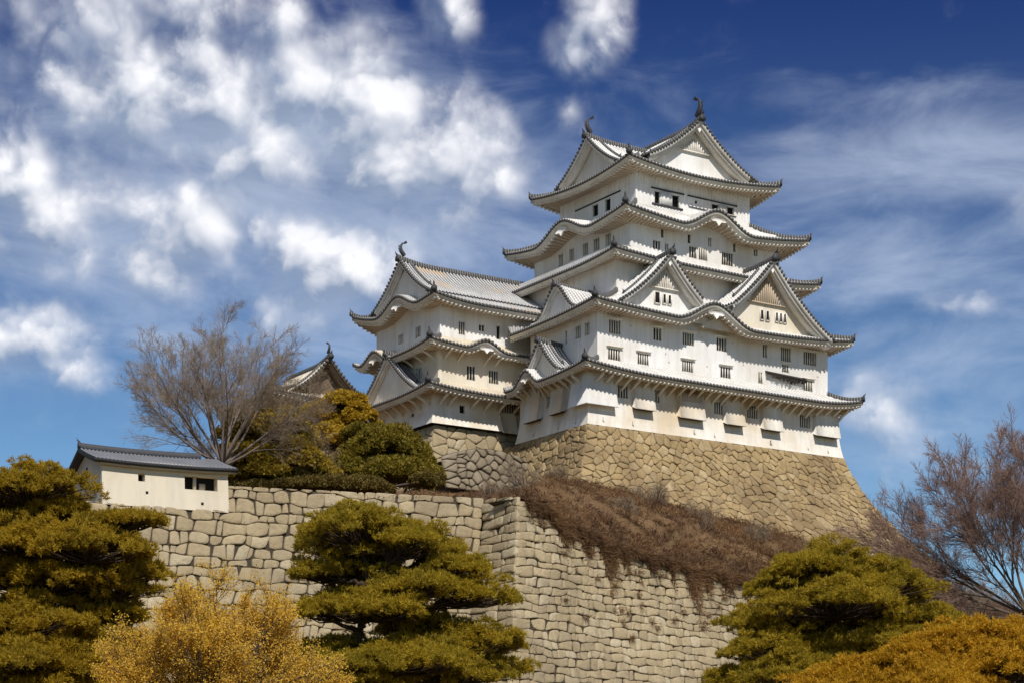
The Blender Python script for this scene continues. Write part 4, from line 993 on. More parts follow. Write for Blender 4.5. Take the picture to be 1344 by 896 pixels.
    tag(k.build('dead_grass', M['dead']), 'matted brown dead grass and creepers covering the slope below the keep', 'dead grass', kind='stuff')
build_dead_grass()

# ------------------------------------------------------------------ guard house on the retaining wall, far roofs
def guard_house():
    e = -DW; n = np.array([e[1], -e[0]]); p0 = PB + DW * (GS1 - .3) + n * float(OBAT(2.4)) * .6
    L = 8.9; dep = 9.0; z0, ze = 22.9, 25.95
    root = world_thing('guard_house', (*p0, z0), 'long low cream plastered guard house with grey tiled roof standing on the retaining wall', 'guard house')
    e3 = np.array([*e, 0.]); n3 = np.array([*n, 0.]); z = np.array([0, 0, 1.]); A = np.array([*p0, 0.])
    def P(s, y, q): return A + e3 * s - n3 * y + z * q
    holes = [(2.75, 24.95, .48, .58), (6.95, 24.85, 2.35, 1.0)]
    k = MB(); X = sorted({0, L, *[h[0] + sg * h[2] / 2 for h in holes for sg in (-1, 1)]}); Z = sorted({z0, ze + .1, *[h[1] + sg * h[3] / 2 for h in holes for sg in (-1, 1)]})
    ba = lambda q: .28 * (ze - q) / (ze - z0)
    for i in range(len(X) - 1):
        for j in range(len(Z) - 1):
            xm, zm = (X[i] + X[i + 1]) / 2, (Z[j] + Z[j + 1]) / 2
            if any(abs(xm - a) < w / 2 and abs(zm - b) < h / 2 for a, b, w, h in holes): continue
            k.add([P(X[i], -ba(Z[j]), Z[j]), P(X[i + 1], -ba(Z[j]), Z[j]), P(X[i + 1], -ba(Z[j + 1]), Z[j + 1]), P(X[i], -ba(Z[j + 1]), Z[j + 1])], quads=[[0, 1, 2, 3]])
    zr = 27.3
    for s, sg in ((0, 1), (L, -1)):
        k.poly([P(s, -ba(z0), z0), P(s, 0, ze + .1), P(s, dep / 2, zr - .25), P(s, dep, ze + .1), P(s, dep, z0)])
    k.add([P(0, dep, z0), P(L, dep, z0), P(L, dep, ze + .1), P(0, dep, ze + .1)], quads=[[3, 2, 1, 0]])
    wall = k.build('wall', M['guard'], root)
    for (a, b, w, h) in holes:
        f = MB(); o = -ba(b)
        for s in (a - w / 2, a + w / 2): f.add([P(s, o - .02, b - h / 2), P(s, o - .0, b + h / 2), P(s, .75, b + h / 2), P(s, .75, b - h / 2)], quads=[[0, 1, 2, 3]])
        for q in (b - h / 2, b + h / 2): f.add([P(a - w / 2, -ba(q), q), P(a + w / 2, -ba(q), q), P(a + w / 2, .75, q), P(a - w / 2, .75, q)], quads=[[0, 1, 2, 3]])
        d = MB(); d.add([P(a - w / 2, .74, b - h / 2), P(a + w / 2, .74, b - h / 2), P(a + w / 2, .74, b + h / 2), P(a - w / 2, .74, b + h / 2)], quads=[[0, 1, 2, 3]])
        win = d.build('window', M['dark'], root)
        if w > 1:
            for sx in (-.30,): f.box(P(a + sx, .55, b), e3, n3, z, .10, .15, h / 2 - .01)
            f.box(P(a + .30, .70, b - .2), e3, n3, z, .22, .03, .29)
        f.build('frame', M['guard'], win)
    for s, q in ((3.1, 23.9), (7.0, 23.4)):
        lp = MB(); lp.box(P(s, -ba(q) - .0, q), e3, n3, z, .09, .03, .09); lp.build('loophole', M['dark'], root)
    lp = MB()
    lp.box(P(0, 4.2, 25.7), e3, n3, z, .03, .2, .38); lp.build('loophole', M['dark'], root)
    # roof: two slopes with a gentle sag, gable overhang
    rf, en, fb = MB(), MB(), MB(); ov = .6; og = .55
    xr, hr, ux, xc = rib_columns(L + 2 * og, .27)
    t = np.linspace(0, 1, 9)
    def slope(sg):
        def S(x, tt):
            y = (dep / 2) - sg * (dep / 2 + ov) * tt
            q = zr - (zr - ze + .16) * (tt * .86 + .14 * (1 - (1 - tt) ** 2)) + .12 * (np.abs(x / (L / 2 + og) - 1 + 0)) ** 2.4
            return y, q
        return S
    for sg in (1, -1):
        S = slope(sg); PX, T = np.meshgrid(xr, t); y, q = S(PX, T)
        G = A + (PX - og)[..., None] * e3 - y[..., None] * n3 + (q + np.broadcast_to(hr * .6, PX.shape))[..., None] * z
        rf.grid(G, np.stack(np.broadcast_arrays(ux[None], (1 - T) * 5.5 + .25), -1), flip=sg > 0)
        x = np.linspace(0, L + 2 * og, 40); y, q = S(x, 1.0 + 0 * x)
        for (q1, q2, yi, mbx) in ((.06, -.14, 0, en), (-.15, -.30, .22, fb)):
            B = [A + (x - og)[:, None] * e3 - (y + sg * yi)[:, None] * n3 + (q + c)[:, None] * z for c in (q1, q2)]
            B.append(A + (x - og)[:, None] * e3 - (y + sg * (ov + .05))[:, None] * n3 + (q + q2 + .08)[:, None] * z); mbx.grid(np.stack(B), flip=True)
        for xe in (0, L + 2 * og):                          # rake boards
            y, q = S(np.full(9, xe), t)
            B = [A + (xe - og) * e3 - y[:, None] * n3 + (q + c)[:, None] * z for c in (.1, -.26)]
            B.append(A + (xe - og + (og if xe == 0 else -og)) * e3 - y[:, None] * n3 + (q - .2)[:, None] * z)
            en.grid(np.stack(B))
    roof = rf.build('roof', M['tiles_slate'], root); en.build('eave_tiles', M['dark_tile'], roof); fb.build('eave_board', M['old_wood'], roof)
    x = np.linspace(.1, L + 2 * og - 1.2, 24); q = zr + .12 * np.abs(x / (L / 2 + og) - 1) ** 2.4
    rd = MB(); rp = A + (x - og)[:, None] * e3 - (dep / 2) * n3 + (q + .05)[:, None] * z
    rd.sweep(rp, scaled(RIDGEP, .8)); onigawara(rd, rp[0], -e, .6); rd.build('ridge', M['dark_tile'], roof)
guard_house()
def far_turret():
    root = castle_thing('corner_turret', -5, 41, 2.6, 'distant corner turret with upswept gable roof behind the golden trees', 'castle turret')
    k = MB(); k.box((-5.6, 43, 5.6), (1, 0, 0), (0, 1, 0), (0, 0, 1), 4.6, 4.6, 3.0); k.build('wall', M['dark_wood'], root)
    skirt(root, (-13.0, 1.2, 36.0, 50), (-8.4, -2.2, 39.2, 47), 7.7, 1.8, .8, (2.2, 2.6, 2.2, 2.2), mats=('tiles_warm',), thick=.22)
    gable(root, (-5.3, 38.2), (0, -1), 3.9, 9.1, 3.1, 9.0, fish=.5, horn=.7, lattice=False, mat='tiles_warm', wallmat='dark_wood', boardmat='dark_wood', over=1.5, ext=.1, sway=.7)
far_turret()
bpy.data.objects['corner_turret'].location = cw(-8.4, 41, 2.4)
def coping_wall():
    root = castle_thing('tile_topped_wall', -15, 34, -2.6, 'plaster wall with a small tiled coping behind the bare tree', 'wall')
    k = MB(); k.box((-15, 34, 1.2), (1, 0, 0), (0, 1, 0), (0, 0, 1), 5.4, .5, 3.8); k.build('wall_body', M['plaster_warm'], root)
    rf = MB()
    for sg in (-1, 1):
        s = Side((-20.6, 34 - 1.3) if sg < 0 else (-9.6, 34 + 1.3), (1, 0) if sg < 0 else (-1, 0), (0, 1) if sg < 0 else (0, -1), 11, 1.3, 0, 0, 4.75, .75, 0); s.tiles(rf, 4)
    rf.build('coping', M['tiles_grey'], root)
    rd = MB(); rd.sweep(np.array([(-20.6, 34, 5.45), (-15, 34, 5.45), (-9.6, 34, 5.45)]), scaled(RIDGEP, .6)); rd.build('ridge', M['ridge'], root)
coping_wall()

# ------------------------------------------------------------------ trees
def grow(rng, lines, p, d, L, r, lv, cfg):
    """one limb and its children; lines collects (points, radii, level)"""
    c = cfg[lv]; ns = c['seg']; pts = [np.array(p, float)]; rad = [r]; d = np.array(d, float); d /= np.linalg.norm(d)
    dirs = [d.copy()]
    for i in range(ns):
        d = d + rng.normal(0, c['wob'], 3) + np.array([0, 0, c['up']]); d /= np.linalg.norm(d)
        pts.append(pts[-1] + d * L / ns); rad.append(r * (1 - (1 - c.get('taper', .35)) * (i + 1) / ns)); dirs.append(d.copy())
    lines.append((np.array(pts), np.array(rad), lv))
    if lv + 1 >= len(cfg): return
    for j in range(c['kids']):
        t = c.get('t0', .25) + (1 - c.get('t0', .25)) * (j + rng.uniform(.1, .9)) / c['kids']
        x = t * ns; i = min(int(x), ns - 1); q = pts[i] + (pts[i + 1] - pts[i]) * (x - i); dd = dirs[i]
        a = np.cross(dd, rng.normal(size=3)); a /= np.linalg.norm(a); ang = radians(rng.uniform(*c['ang']))
        nd = dd * cos(ang) + a * sin(ang)
        grow(rng, lines, q, nd, L * c['ratio'] * rng.uniform(.7, 1.25) * (1.1 - .45 * t), max(np.interp(x, range(ns + 1), rad) * c.get('rr', .6), c.get('rmin', .006)), lv + 1, cfg)
def tubes(mb, lines, sides=(8, 6, 5, 4, 3, 3)):
    groups = {}
    for P, r, lv in lines: groups.setdefault((len(P), sides[min(lv, len(sides) - 1)]), []).append((P, r))
    for (n, k), g in groups.items():
        P = np.stack([a for a, _ in g]); r = np.stack([b for _, b in g])
        T = np.gradient(P, axis=1); T /= np.linalg.norm(T, axis=2, keepdims=True) + 1e-9
        ref = np.where(np.abs(T[..., 2:3]) > .9, np.array([1., 0, 0]), np.array([0, 0, 1.]))
        a = np.cross(T, ref); a /= np.linalg.norm(a, axis=2, keepdims=True) + 1e-9; b = np.cross(T, a)
        th = np.linspace(0, 2 * pi, k + 1)[:-1]
        V = P[:, :, None, :] + r[:, :, None, None] * (a[:, :, None, :] * np.cos(th)[None, None, :, None] + b[:, :, None, :] * np.sin(th)[None, None, :, None])
        m = len(g); idx = np.arange(m * n * k).reshape(m, n, k); nx = np.roll(idx, -1, 2)
        Q = np.stack([idx[:, :-1], nx[:, :-1], nx[:, 1:], idx[:, 1:]], -1).reshape(-1, 4)
        mb.add(V.reshape(-1, 3), quads=Q)
def needles(mb, rng, P, N, M_, ln, wd, spread):
    n = len(P); P = np.repeat(P, M_, 0); N = np.repeat(N, M_, 0)
    d = N + rng.normal(0, spread, P.shape); d /= np.linalg.norm(d, axis=1, keepdims=True)
    s = np.cross(d, rng.normal(size=P.shape)); s /= np.linalg.norm(s, axis=1, keepdims=True)
    l = ln * rng.uniform(.7, 1.25, len(P))[:, None]; w = wd * rng.uniform(.7, 1.3, len(P))[:, None]
    b = P + rng.normal(0, .03, P.shape)
    V = np.stack([b - s * w, b + s * w, b + d * l], 1)
    mb.add(V, tris=np.arange(len(P))[:, None] * 3 + np.array([[0, 1, 2]]))
def leaves(mb, rng, P, N, ln, wd, spread=.6):
    d = N + rng.normal(0, spread, P.shape); d /= np.linalg.norm(d, axis=1, keepdims=True)
    s = np.cross(d, rng.normal(size=P.shape)); s /= np.linalg.norm(s, axis=1, keepdims=True)
    f = rng.uniform(.65, 1.35, len(P))[:, None]; l = ln * f; w = wd * f
    V = np.stack([P - d * l * .5, P + s * w * .5, P + d * l * .5, P - s * w * .5], 1)
    mb.add(V, quads=np.arange(len(P))[:, None] * 4 + np.array([[0, 1, 2, 3]]))
def shell(rng, n, c, r, low=-.35):
    d = rng.normal(size=(n * 3, 3)); d /= np.linalg.norm(d, axis=1, keepdims=True); d = d[d[:, 2] > low][:n]
    return np.asarray(c) + d * np.asarray(r) * rng.uniform(.72, 1.06, (len(d), 1)), d
def pine(name, label, Y, base, pads, mat, seed, group=None, trunk=None, tuft=26, nm=9, ln=.115, wd=.017, sub=.27, trunk_r=.2, lift=.55):
    """layered pine: pads given as centre x, height, radius x, thickness (metres relative to the base) and depth"""
    rng = np.random.default_rng(seed)
    b = np.array(base, float); root = world_thing(name, b, label, 'tree', group)
    fol, wood = MB(), MB(); lines = []
    zt = max(p[1] for p in pads)
    tp = [b + np.array(q, float) for q in trunk]; tr = np.linspace(trunk_r, trunk_r * .28, len(tp))
    tt = np.linspace(0, len(tp) - 1, 18); TP = np.stack([np.interp(tt, range(len(tp)), [q[i] for q in tp]) for i in range(3)], 1); TP[1:-1] += rng.normal(0, .04, (16, 3))
    lines.append((TP, np.interp(tt, range(len(tp)), tr), 0))
    tops = np.array(TP)
    for (x, h, rx, rz, y) in pads:
        c = b + np.array([x, y, h])
        # limb from the trunk
        j = np.argmin(np.abs(tops[:, 2] - (c[2] - lift - .25 * np.hypot(x - 0, y) * .4))); s = tops[j]; m = (s + c) / 2 + np.array([rng.normal(0, .15), rng.normal(0, .15), -.12])
        t = np.linspace(0, 1, 9)[:, None]; Pq = (1 - t) ** 2 * s + 2 * t * (1 - t) * m + t * t * (c - np.array([0, 0, rz * .5])); Pq[1:-1] += rng.normal(0, .035, (7, 3))
        lines.append((Pq, np.linspace(trunk_r * .42, trunk_r * .12, 9), 1))
        ns = max(8, int(2.9 * rx * rx / (sub * sub)))
        a = rng.uniform(0, 2 * pi, ns); q = np.sqrt(rng.uniform(0, 1, ns))
        jag = 1 + .22 * np.sin(a * 3 + rng.uniform(0, 6)) + .14 * np.sin(a * 5 + rng.uniform(0, 6))
        for k in range(ns):
            cc = c + np.array([cos(a[k]) * q[k] * rx * jag[k], sin(a[k]) * q[k] * rx * .85 * jag[k], (rz * (1 - q[k] ** 2) * rng.uniform(.35, 1.0) - rz * .45 * rng.random() - .12 * rz)])
            rr = sub * rng.uniform(.6, 1.25)
            P, N = shell(rng, tuft, cc, (rr, rr, rr * .55), -.25)
            needles(fol, rng, P, N + np.array([0, 0, .35]), nm, ln, wd, .8)
            e = Pq[rng.integers(5, 9)]; mid = (e + cc) / 2 - np.array([0, 0, .08])
            lines.append((np.stack([e, mid + rng.normal(0, .05, 3), cc]), np.array([.028, .018, .008]) * trunk_r / .2, 3))
    tubes(wood, lines)
    wood.build('trunk', M['bark_pine'], root, smooth=True); fol.build('crown', M[mat], root)
    return root
def padpx(lst, Y, base):                                  # measured outline to metres at the tree's own distance
    k = Y / FPX; out = []
    for i, (x, y, rx, rz, *dy) in enumerate(lst):
        out.append(((x - CXP) * k - base[0], CAMZ + (HYP - y) * k - base[2], rx * k, rz * k * 1.55, dy[0] if dy else 0.0))
    return out
def base_at(xpx, Y): X = (xpx - CXP) / FPX * Y; return (X, Y, float(ground_z(np.array(X), np.array(Y))))
# middle pine
Y = 60.; b = base_at(462, Y)
P = padpx([(475, 690, 88, 24, 0), (535, 712, 48, 18, -.6), (600, 742, 55, 20, .3), (555, 768, 55, 17, -.8), (618, 778, 55, 18, 0), (430, 745, 55, 18, .5), (486, 742, 52, 17, 1.0), (500, 800, 70, 20, -.9), (645, 836, 45, 20, -.2), (580, 840, 75, 24, .4), (430, 800, 45, 18, -.4), (445, 850, 60, 20, .6), (520, 872, 110, 20, -1.4), (600, 885, 60, 18, -.5), (400, 880, 50, 20, .3), (520, 760, 60, 16, 1.2), (470, 715, 70, 20, .9), (570, 715, 40, 14, .6), (460, 780, 60, 20, 1.0), (550, 815, 60, 18, 1.0), (640, 870, 50, 18, .8), (470, 890, 80, 20, -.8), (560, 860, 60, 20, -1.0)], Y, b)
pine('pine_tree', 'layered olive pine with flat pads in the middle, in front of the wall corner', Y, b, P, 'needle_olive', 5, trunk=[(0, 0, 0), (.1, 0, 3), (-.1, .1, 5), (.2, 0, 6.6), (.5, 0, 8.6)], trunk_r=.24)
# left pine
Y = 54.; b = base_at(18, Y)
P = padpx([(38, 634, 78, 22, 0), (-30, 645, 80, 26, .4), (168, 684, 48, 10, -.3), (95, 690, 75, 22, .8), (20, 710, 100, 26, -.5), (130, 720, 72, 24, -.9), (60, 755, 95, 26, .2), (150, 765, 55, 22, .5), (-40, 740, 80, 30, 0), (20, 815, 95, 26, -.6), (110, 830, 75, 26, .3), (60, 870, 110, 26, -1.2), (165, 868, 60, 22, -.4), (-40, 860, 80, 30, 0), (50, 664, 74, 20, .9), (190, 684, 30, 8, -.5), (70, 785, 90, 24, 1.0), (130, 800, 60, 22, .8), (40, 840, 90, 26, .8), (110, 890, 90, 22, -.2), (20, 900, 90, 24, -.9), (150, 740, 60, 20, .7)], Y, b)
pine('pine_tree', 'dark olive pine at the left edge in front of the guard house', Y, b, P, 'needle_dark', 8, trunk=[(0, 0, 0), (0, 0, 3), (.2, 0, 5), (0, .1, 7), (.4, 0, 9.6)], trunk_r=.24)
# right pine: fuller, rounder crown
Y = 66.; b = base_at(1085, Y)
P = padpx([(1092, 735, 62, 26, 0), (1050, 762, 70, 28, .6), (1150, 765, 70, 28, -.4), (1100, 790, 95, 30, -1.0), (1020, 805, 70, 28, .3), (1190, 800, 70, 28, .4), (1010, 850, 70, 26, -.6), (1080, 845, 80, 28, .6), (1160, 840, 80, 28, -.8), (1230, 825, 60, 24, .6), (985, 885, 60, 22, -.2), (1060, 885, 90, 26, -1.2), (1140, 885, 80, 26, .2), (1060, 740, 40, 20, -.5), (1125, 745, 45, 22, .5), (1215, 845, 70, 26, -.5), (1200, 880, 80, 26, .4), (1040, 830, 60, 26, 1.0), (1255, 845, 50, 22, .2)], Y, b)
pine('pine_tree', 'full rounded golden olive pine on the right below the brown slope', Y, b, P, 'needle_olive', 13, trunk=[(0, 0, 0), (-.2, 0, 3), (.1, 0, 5.5), (0, 0, 8.6)], trunk_r=.26, sub=.29)
# golden bush bottom right
Y = 46.; b = base_at(1240, Y)
P = padpx([(1270, 838, 70, 22, 0), (1330, 832, 60, 20, .5), (1200, 862, 75, 22, -.2), (1130, 884, 75, 18, .3), (1290, 872, 90, 24, -.8), (1370, 860, 70, 26, .2), (1200, 900, 110, 24, -.9), (1090, 902, 60, 14, -.3)], Y, b)
pine('pine_shrub', 'low golden pine shrub in the bottom right corner', Y, b, P, 'needle_gold', 17, trunk=[(0, 0, 0), (.1, 0, 1.4), (0, 0, 2.6), (.2, 0, 4)], trunk_r=.15, sub=.23, tuft=24, ln=.095, wd=.015)
# yellow flowering tree
def yellow_tree():
    rng = np.random.default_rng(23); Y = 48.; b = np.array(base_at(282, Y)); root = world_thing('flowering_tree', b, 'bright yellow flowering tree with fine upright branches between the two left pines', 'tree')
    cfg = [dict(seg=5, wob=.05, up=.05, kids=8, ang=(14, 34), ratio=.62, t0=.12, rr=.7, taper=.4), dict(seg=6, wob=.08, up=.02, kids=8, ang=(18, 42), ratio=.55, rr=.6, rmin=.01), dict(seg=5, wob=.10, up=.03, kids=7, ang=(20, 45), ratio=.5, rr=.6, rmin=.006), dict(seg=4, wob=.12, up=.03, kids=0, ang=(20, 40), ratio=.5)]
    lines = [(b + np.array([(0, 0, 0), (.05, 0, 1.5), (-.03, 0, 3.0), (0, 0, 4.3)], float), np.array([.17, .14, .12, .10]), 0)]; top = b + np.array([0, 0, 3.75])
    for az, tilt in ((0, 4), (.4, 38), (1.3, 30), (2.4, 36), (3.1, 42), (3.9, 30), (5.0, 28), (5.8, 36), (.1, 58), (3.2, 60), (2.9, 22), (.3, 22), (.0, 72), (3.1, 74), (4.6, 50), (1.6, 50), (4.2, 14), (3.4, 50), (6.0, 50)):
        d = (cos(az) * sin(radians(tilt)), sin(az) * sin(radians(tilt)), cos(radians(tilt)))
        grow(rng, lines, top + np.array([rng.normal(0, .1), rng.normal(0, .1), rng.uniform(-.9, .4)]), d, rng.uniform(2.35, 2.95) * (1 - .08 * (tilt > 56)), .055, 0, cfg)
    wood, fol = MB(), MB(); tubes(wood, lines, (6, 5, 4, 3))
    tw = [P for P, r, lv in lines if lv >= 2]; Q = []
    for P in tw:
        n = 22 if len(P) > 4 else 15; t = rng.uniform(0, len(P) - 1, n); i = t.astype(int).clip(0, len(P) - 2); Q.append(P[i] + (P[i + 1] - P[i]) * (t - i)[:, None])
    Q = np.concatenate(Q); Q += rng.normal(0, .08, Q.shape)
    print('leaves', len(Q))
    if len(Q) > 135000: Q = Q[rng.choice(len(Q), 135000, False)]
    leaves(fol, rng, Q, rng.normal(0, .5, Q.shape) + np.array([0, 0, .5]), .05, .034, .6)
    wood.build('trunk', M['bark'], root, smooth=True); fol.build('crown', M['leaf_yellow'], root)
yellow_tree()
# big bare tree behind the guard house
def bare_tree(name, label, base, limbs, cfg, seed, mats, L, r, group=None, trunk=None, sides=(8, 6, 5, 3, 3, 3)):
    rng = np.random.default_rng(seed); b = np.array(base, float); root = world_thing(name, b, label, 'tree', group)
    lines = []; top = b
    if trunk: lines.append((b + np.array(trunk, float), np.linspace(r * 2.1, r * 1.7, len(trunk)), 0)); top = b + np.array(trunk[-1], float)
    for (ax, ay, az_, f) in limbs: grow(rng, lines, top + rng.normal(0, .1, 3) * (1, 1, .3), (ax, ay, az_), L * f * rng.uniform(.92, 1.08), r, 0, cfg)
    a, t = MB(), MB()
    tubes(a, [l for l in lines if l[2] < 2], sides); tubes(t, [l for l in lines if l[2] >= 2], sides)
    a.build('trunk', M[mats[0]], root, smooth=True); t.build('crown', M[mats[1]], root)
    return root
FINE = [dict(seg=8, wob=.045, up=.015, kids=10, ang=(14, 34), ratio=.52, t0=.22, rr=.55, taper=.2), dict(seg=6, wob=.06, up=.015, kids=9, ang=(16, 36), ratio=.52, t0=.15, rr=.5, rmin=.016, taper=.3),
        dict(seg=5, wob=.08, up=.015, kids=9, ang=(18, 40), ratio=.56, rr=.5, rmin=.009), dict(seg=4, wob=.10, up=.01, kids=7, ang=(20, 45), ratio=.6, rr=.6, rmin=.0055), dict(seg=3, wob=.14, up=.02, kids=0, ang=(0, 1), ratio=.5)]
def hz(x, y):                                             # height of the hillside near a plan position
    a = np.linspace(0, 1, 300); r = np.linspace(0, 1.4, 60); A, Rr = np.meshgrid(a, r); P = hill_pt(A, Rr).reshape(-1, 3)
    return float(P[np.argmin((P[:, 0] - x) ** 2 + (P[:, 1] - y) ** 2), 2])
Yb = 150.; xb = (292 - CXP) / FPX * Yb
DOME = []
for _i in range(20):
    _ti = radians(8 + 70 * ((_i + .5) / 20) ** .8); _a = _i * 2.39996 + .4
    _d = (sin(_ti) * cos(_a), sin(_ti) * sin(_a), cos(_ti)); DOME.append((*_d, 1 / sqrt((_d[0] ** 2 + _d[1] ** 2) / .92 ** 2 + _d[2] ** 2 / 1.0)))
bare_tree('bare_tree', 'wide leafless grey tree with fan-shaped crown rising behind the guard house', (xb, Yb, hz(xb, Yb) - .4), DOME,
          [dict(seg=8, wob=.05, up=.045, kids=9, ang=(16, 36), ratio=.42, t0=.3, rr=.5, taper=.2), dict(seg=6, wob=.08, up=.03, kids=8, ang=(20, 44), ratio=.50, t0=.15, rr=.5, rmin=.015, taper=.3), dict(seg=5, wob=.10, up=.02, kids=7, ang=(22, 48), ratio=.56, rr=.5, rmin=.009), dict(seg=4, wob=.12, up=.01, kids=6, ang=(20, 50), ratio=.7, rr=.6, rmin=.0055), FINE[4]],
          31, ('bark_grey', 'twig_brown'), 9.6, .12, trunk=[(0, 0, 0), (.1, 0, 1.8), (-.05, 0, 3.6), (0, 0, 5.0)])
# reddish bare tree at the right edge
Yb = 92.; xb = (1350 - CXP) / FPX * Yb
bare_tree('bare_tree', 'reddish leafless tree with drooping twigs at the right edge beside the slope', (xb, Yb, float(ground_z(np.array(xb), np.array(Yb)))), [(-.85, .1, .62, 1.15), (-.6, -.3, .75, 1.1), (-.3, .3, .95, 1.1), (-.05, -.2, 1, 1.12), (.3, .1, .95, 1.0), (-.8, .3, .38, 1.2), (-.95, -.2, .22, 1.1), (.6, .2, .7, .9), (-.45, .0, .9, 1.1), (-.7, -.5, .5, 1.0), (-.95, .3, .05, .9), (-.2, -.5, .8, 1.0)],
          [dict(FINE[0], up=.01, kids=10), dict(FINE[1], up=.01), dict(FINE[2], up=.0), dict(FINE[3], up=-.01), FINE[4]], 37, ('bark', 'twig_red'), 6.3, .075, trunk=[(.9, 0, 0), (.7, 0, 3.0), (.4, 0, 5.0), (.2, 0, 7.0)])
# evergreens and shrubs behind the retaining wall
def leafy(name, label, cat, base, blobs, mat, seed, n=5200, ln=.26, wd=.15, group=None, trunk_r=.16, top=None):
    rng = np.random.default_rng(seed); b = np.array(base, float); root = world_thing(name, b, label, cat, group)
    fol, wood = MB(), MB(); lines = []
    for (x, y, z, rx, rz) in blobs:
        c = b + np.array([x, y, z]); ns = max(8, int(14 * rx * rx)); rr0 = .36 * sqrt(rx)
        for k in range(ns):
            d = rng.normal(size=3); d /= np.linalg.norm(d); d[2] = abs(d[2]) * 1.0 - .25
            cc = c + d * np.array([rx, rx, rz]) * rng.uniform(.55, .98); rr = rr0 * rng.uniform(.7, 1.4)
            P, N = shell(rng, int(n / ns * rx), cc, (rr, rr, rr * .8), -.5); leaves(fol, rng, P, N + np.array([0, 0, .4]), ln, wd, .5)
            lines.append((np.stack([c * .6 + b * .4 + np.array([0, 0, .3 * z]), (c + cc) / 2, cc]), np.array([.05, .035, .015]), 3))
        lines.append((np.stack([b, (b + c) / 2 + rng.normal(0, .1, 3), c]), np.array([1, .7, .4]) * trunk_r, 1))
    tubes(wood, lines); wood.build('trunk', M['bark'], root, smooth=True); fol.build('crown', M[mat], root)
    return root
def place(xpx, Y): X = (xpx - CXP) / FPX * Y; return (X, Y, hz(X, Y) - .2)
def blobpx(lst, Y, base):
    k = Y / FPX; return [((x - CXP) * k - base[0], dy, CAMZ + (HYP - y) * k - base[2], rx * k, rz * k) for (x, y, rx, rz, dy) in lst]
Y = 160.; b = place(510, Y)
leafy('evergreen_tree', 'rounded dense dark green evergreen tree beside the turret base', 'tree', b, blobpx([(510, 590, 52, 42, 0), (545, 618, 34, 30, -.6), (480, 610, 40, 40, .4), (455, 622, 40, 30, -.5), (520, 628, 60, 26, -1.2), (470, 570, 22, 18, .3)], Y, b), 'leaf_olive', 41, n=9000)
Y = 155.5; b = place(345, Y)
leafy('evergreen_tree', 'broad ochre golden evergreen behind the bare tree trunk', 'tree', b, blobpx([(340, 572, 50, 40, -.8), (335, 610, 44, 34, -1.6), (385, 608, 40, 36, -1.2), (375, 560, 36, 30, -.4), (330, 595, 38, 40, -.6), (320, 610, 34, 34, -.5), (375, 605, 40, 38, .4), (350, 625, 50, 24, -1.0), (405, 618, 34, 30, 0), (325, 560, 24, 22, .3), (312, 630, 26, 22, -.8), (360, 550, 24, 18, -.3), (390, 580, 30, 30, .5)], Y, b), 'leaf_ochre', 43, n=9500)
Y = 172.; b = place(445, Y)
leafy('golden_tree', 'golden leafed tree crown right below the distant corner turret', 'tree', b, blobpx([(450, 532, 34, 22, 0), (420, 550, 34, 26, .5), (472, 552, 26, 22, -.4), (440, 580, 50, 32, 0), (395, 565, 30, 28, .6)], Y, b), 'leaf_golden', 47, n=6500, ln=.24)
Y = 152.; b = place(430, Y)
leafy('evergreen_shrub', 'dull green shrub low behind the top of the retaining wall', 'shrub', b, blobpx([(430, 640, 50, 13, 0), (480, 640, 40, 14, .3), (560, 632, 26, 18, .4), (390, 642, 40, 11, -.2), (350, 643, 36, 11, 0), (318, 641, 22, 13, .3)], Y, b), 'leaf_dull', 53, n=5000, ln=.2, wd=.12, trunk_r=.06)
Yb = 154.; b = place(394, Yb)
SHRUBF = [dict(seg=5, wob=.09, up=.03, kids=7, ang=(20, 45), ratio=.55, t0=.2, rr=.55, taper=.3), dict(seg=4, wob=.11, up=.02, kids=7, ang=(20, 48), ratio=.55, rr=.55, rmin=.010), dict(seg=4, wob=.12, up=.02, kids=6, ang=(20, 50), ratio=.6, rr=.6, rmin=.007), dict(seg=3, wob=.14, up=.0, kids=0, ang=(0, 1), ratio=.5)]
bare_tree('bare_tree', 'small leafless brown tree with dark trunk standing at the retaining wall edge', b, [(-.5, .1, .8, 1), (-.2, -.3, 1, 1.1), (.15, .2, 1, 1.15), (.45, -.1, .85, 1.05), (.3, .4, .7, .95), (-.35, .4, .9, 1.0)], [dict(SHRUBF[0], kids=9), SHRUBF[1], SHRUBF[2], SHRUBF[3]], 59, ('bark_pine', 'twig_brown'), 4.4, .07, trunk=[(0, 0, 0), (.05, 0, 1.4), (-.05, 0, 2.4)])
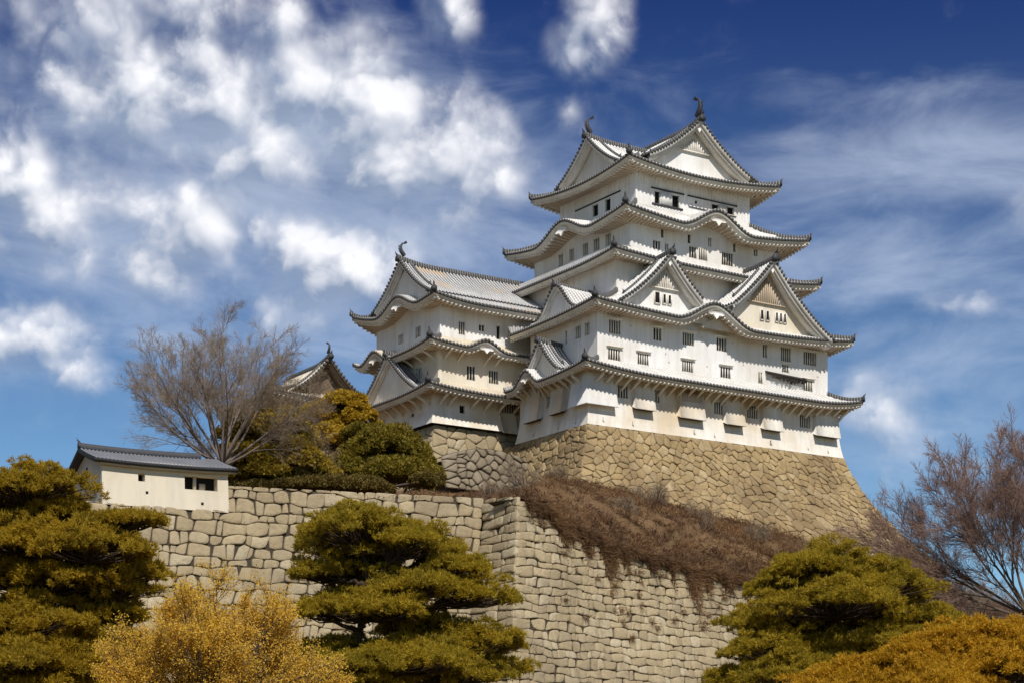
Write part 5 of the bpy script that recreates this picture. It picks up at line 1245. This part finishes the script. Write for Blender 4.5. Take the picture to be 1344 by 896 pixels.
Yb = 128.; xb = (345 - CXP) / FPX * Yb
# leafless bushes on the slope
spots = [(690, 172, 'leafless bush with many fine twigs against the left face of the keep base', 2.6), (645, 168, 'leafless bush beside the rubble wall', 1.7), (735, 166, 'small twiggy bush below the front corner of the keep base', 1.3),
         (858, 176, 'thin twiggy bush below the middle of the keep base', 1.8), (925, 180, 'grey twiggy bush under the dark patch of the keep base', 2.3), (995, 184, 'low bare bush on the slope right of the grey twiggy bush', 1.8), (1070, 186, 'bare brown bush near the right end of the keep base', 2.1),
         (1212, 192, 'bare bush at the foot of the right corner of the keep base', 1.5), (1220, 186, 'bare bush on the skyline between keep base and reddish tree', 2.8), (1290, 182, 'bare bush farther down the skyline behind the reddish tree', 3.2), (820, 163, 'low brown bush at the edge of the retaining wall', 1.2)]
for i, (x, Yq, lab, hgt) in enumerate(spots):
    b = place(x, Yq); rg = np.random.default_rng(100 + i); n = 9
    limbs = [(sin(rg.uniform(0, 6.28)) * rg.uniform(.3, 1.1), cos(i * 3 + j * 2.4) * .8, rg.uniform(.5, 1.0), rg.uniform(.7, 1.1)) for j in range(n)]
    r = bare_tree('bare_bush', lab, b, limbs, SHRUBF, 200 + i, ('bark', 'twig_brown'), hgt * 1.15, .045, group='leafless bushes on the slope')
    r['category'] = 'bush'
# brushwood at the foot of the right wing
for i, (x, Yq, lab, hgt) in enumerate([(1232, 194, 'brown leafless thicket beside the right foot of the keep base', 2.6), (1250, 192, 'reddish brown thicket just left of the reddish tree trunk', 3.8), (1325, 190, 'brown thicket at the right edge behind the reddish tree', 4.2)]):
    b = place(x, Yq); rg = np.random.default_rng(300 + i)
    limbs = [(rg.normal(0, .5), rg.normal(0, .5), rg.uniform(.7, 1.1), rg.uniform(.8, 1.2)) for j in range(9)]
    r = bare_tree('thicket', lab, b, limbs, [dict(SHRUBF[0], kids=9), SHRUBF[1], SHRUBF[2], SHRUBF[3]], 320 + i, ('bark', 'twig_red'), hgt, .06, group='thickets on the skyline of the slope')
    r['category'] = 'bush'
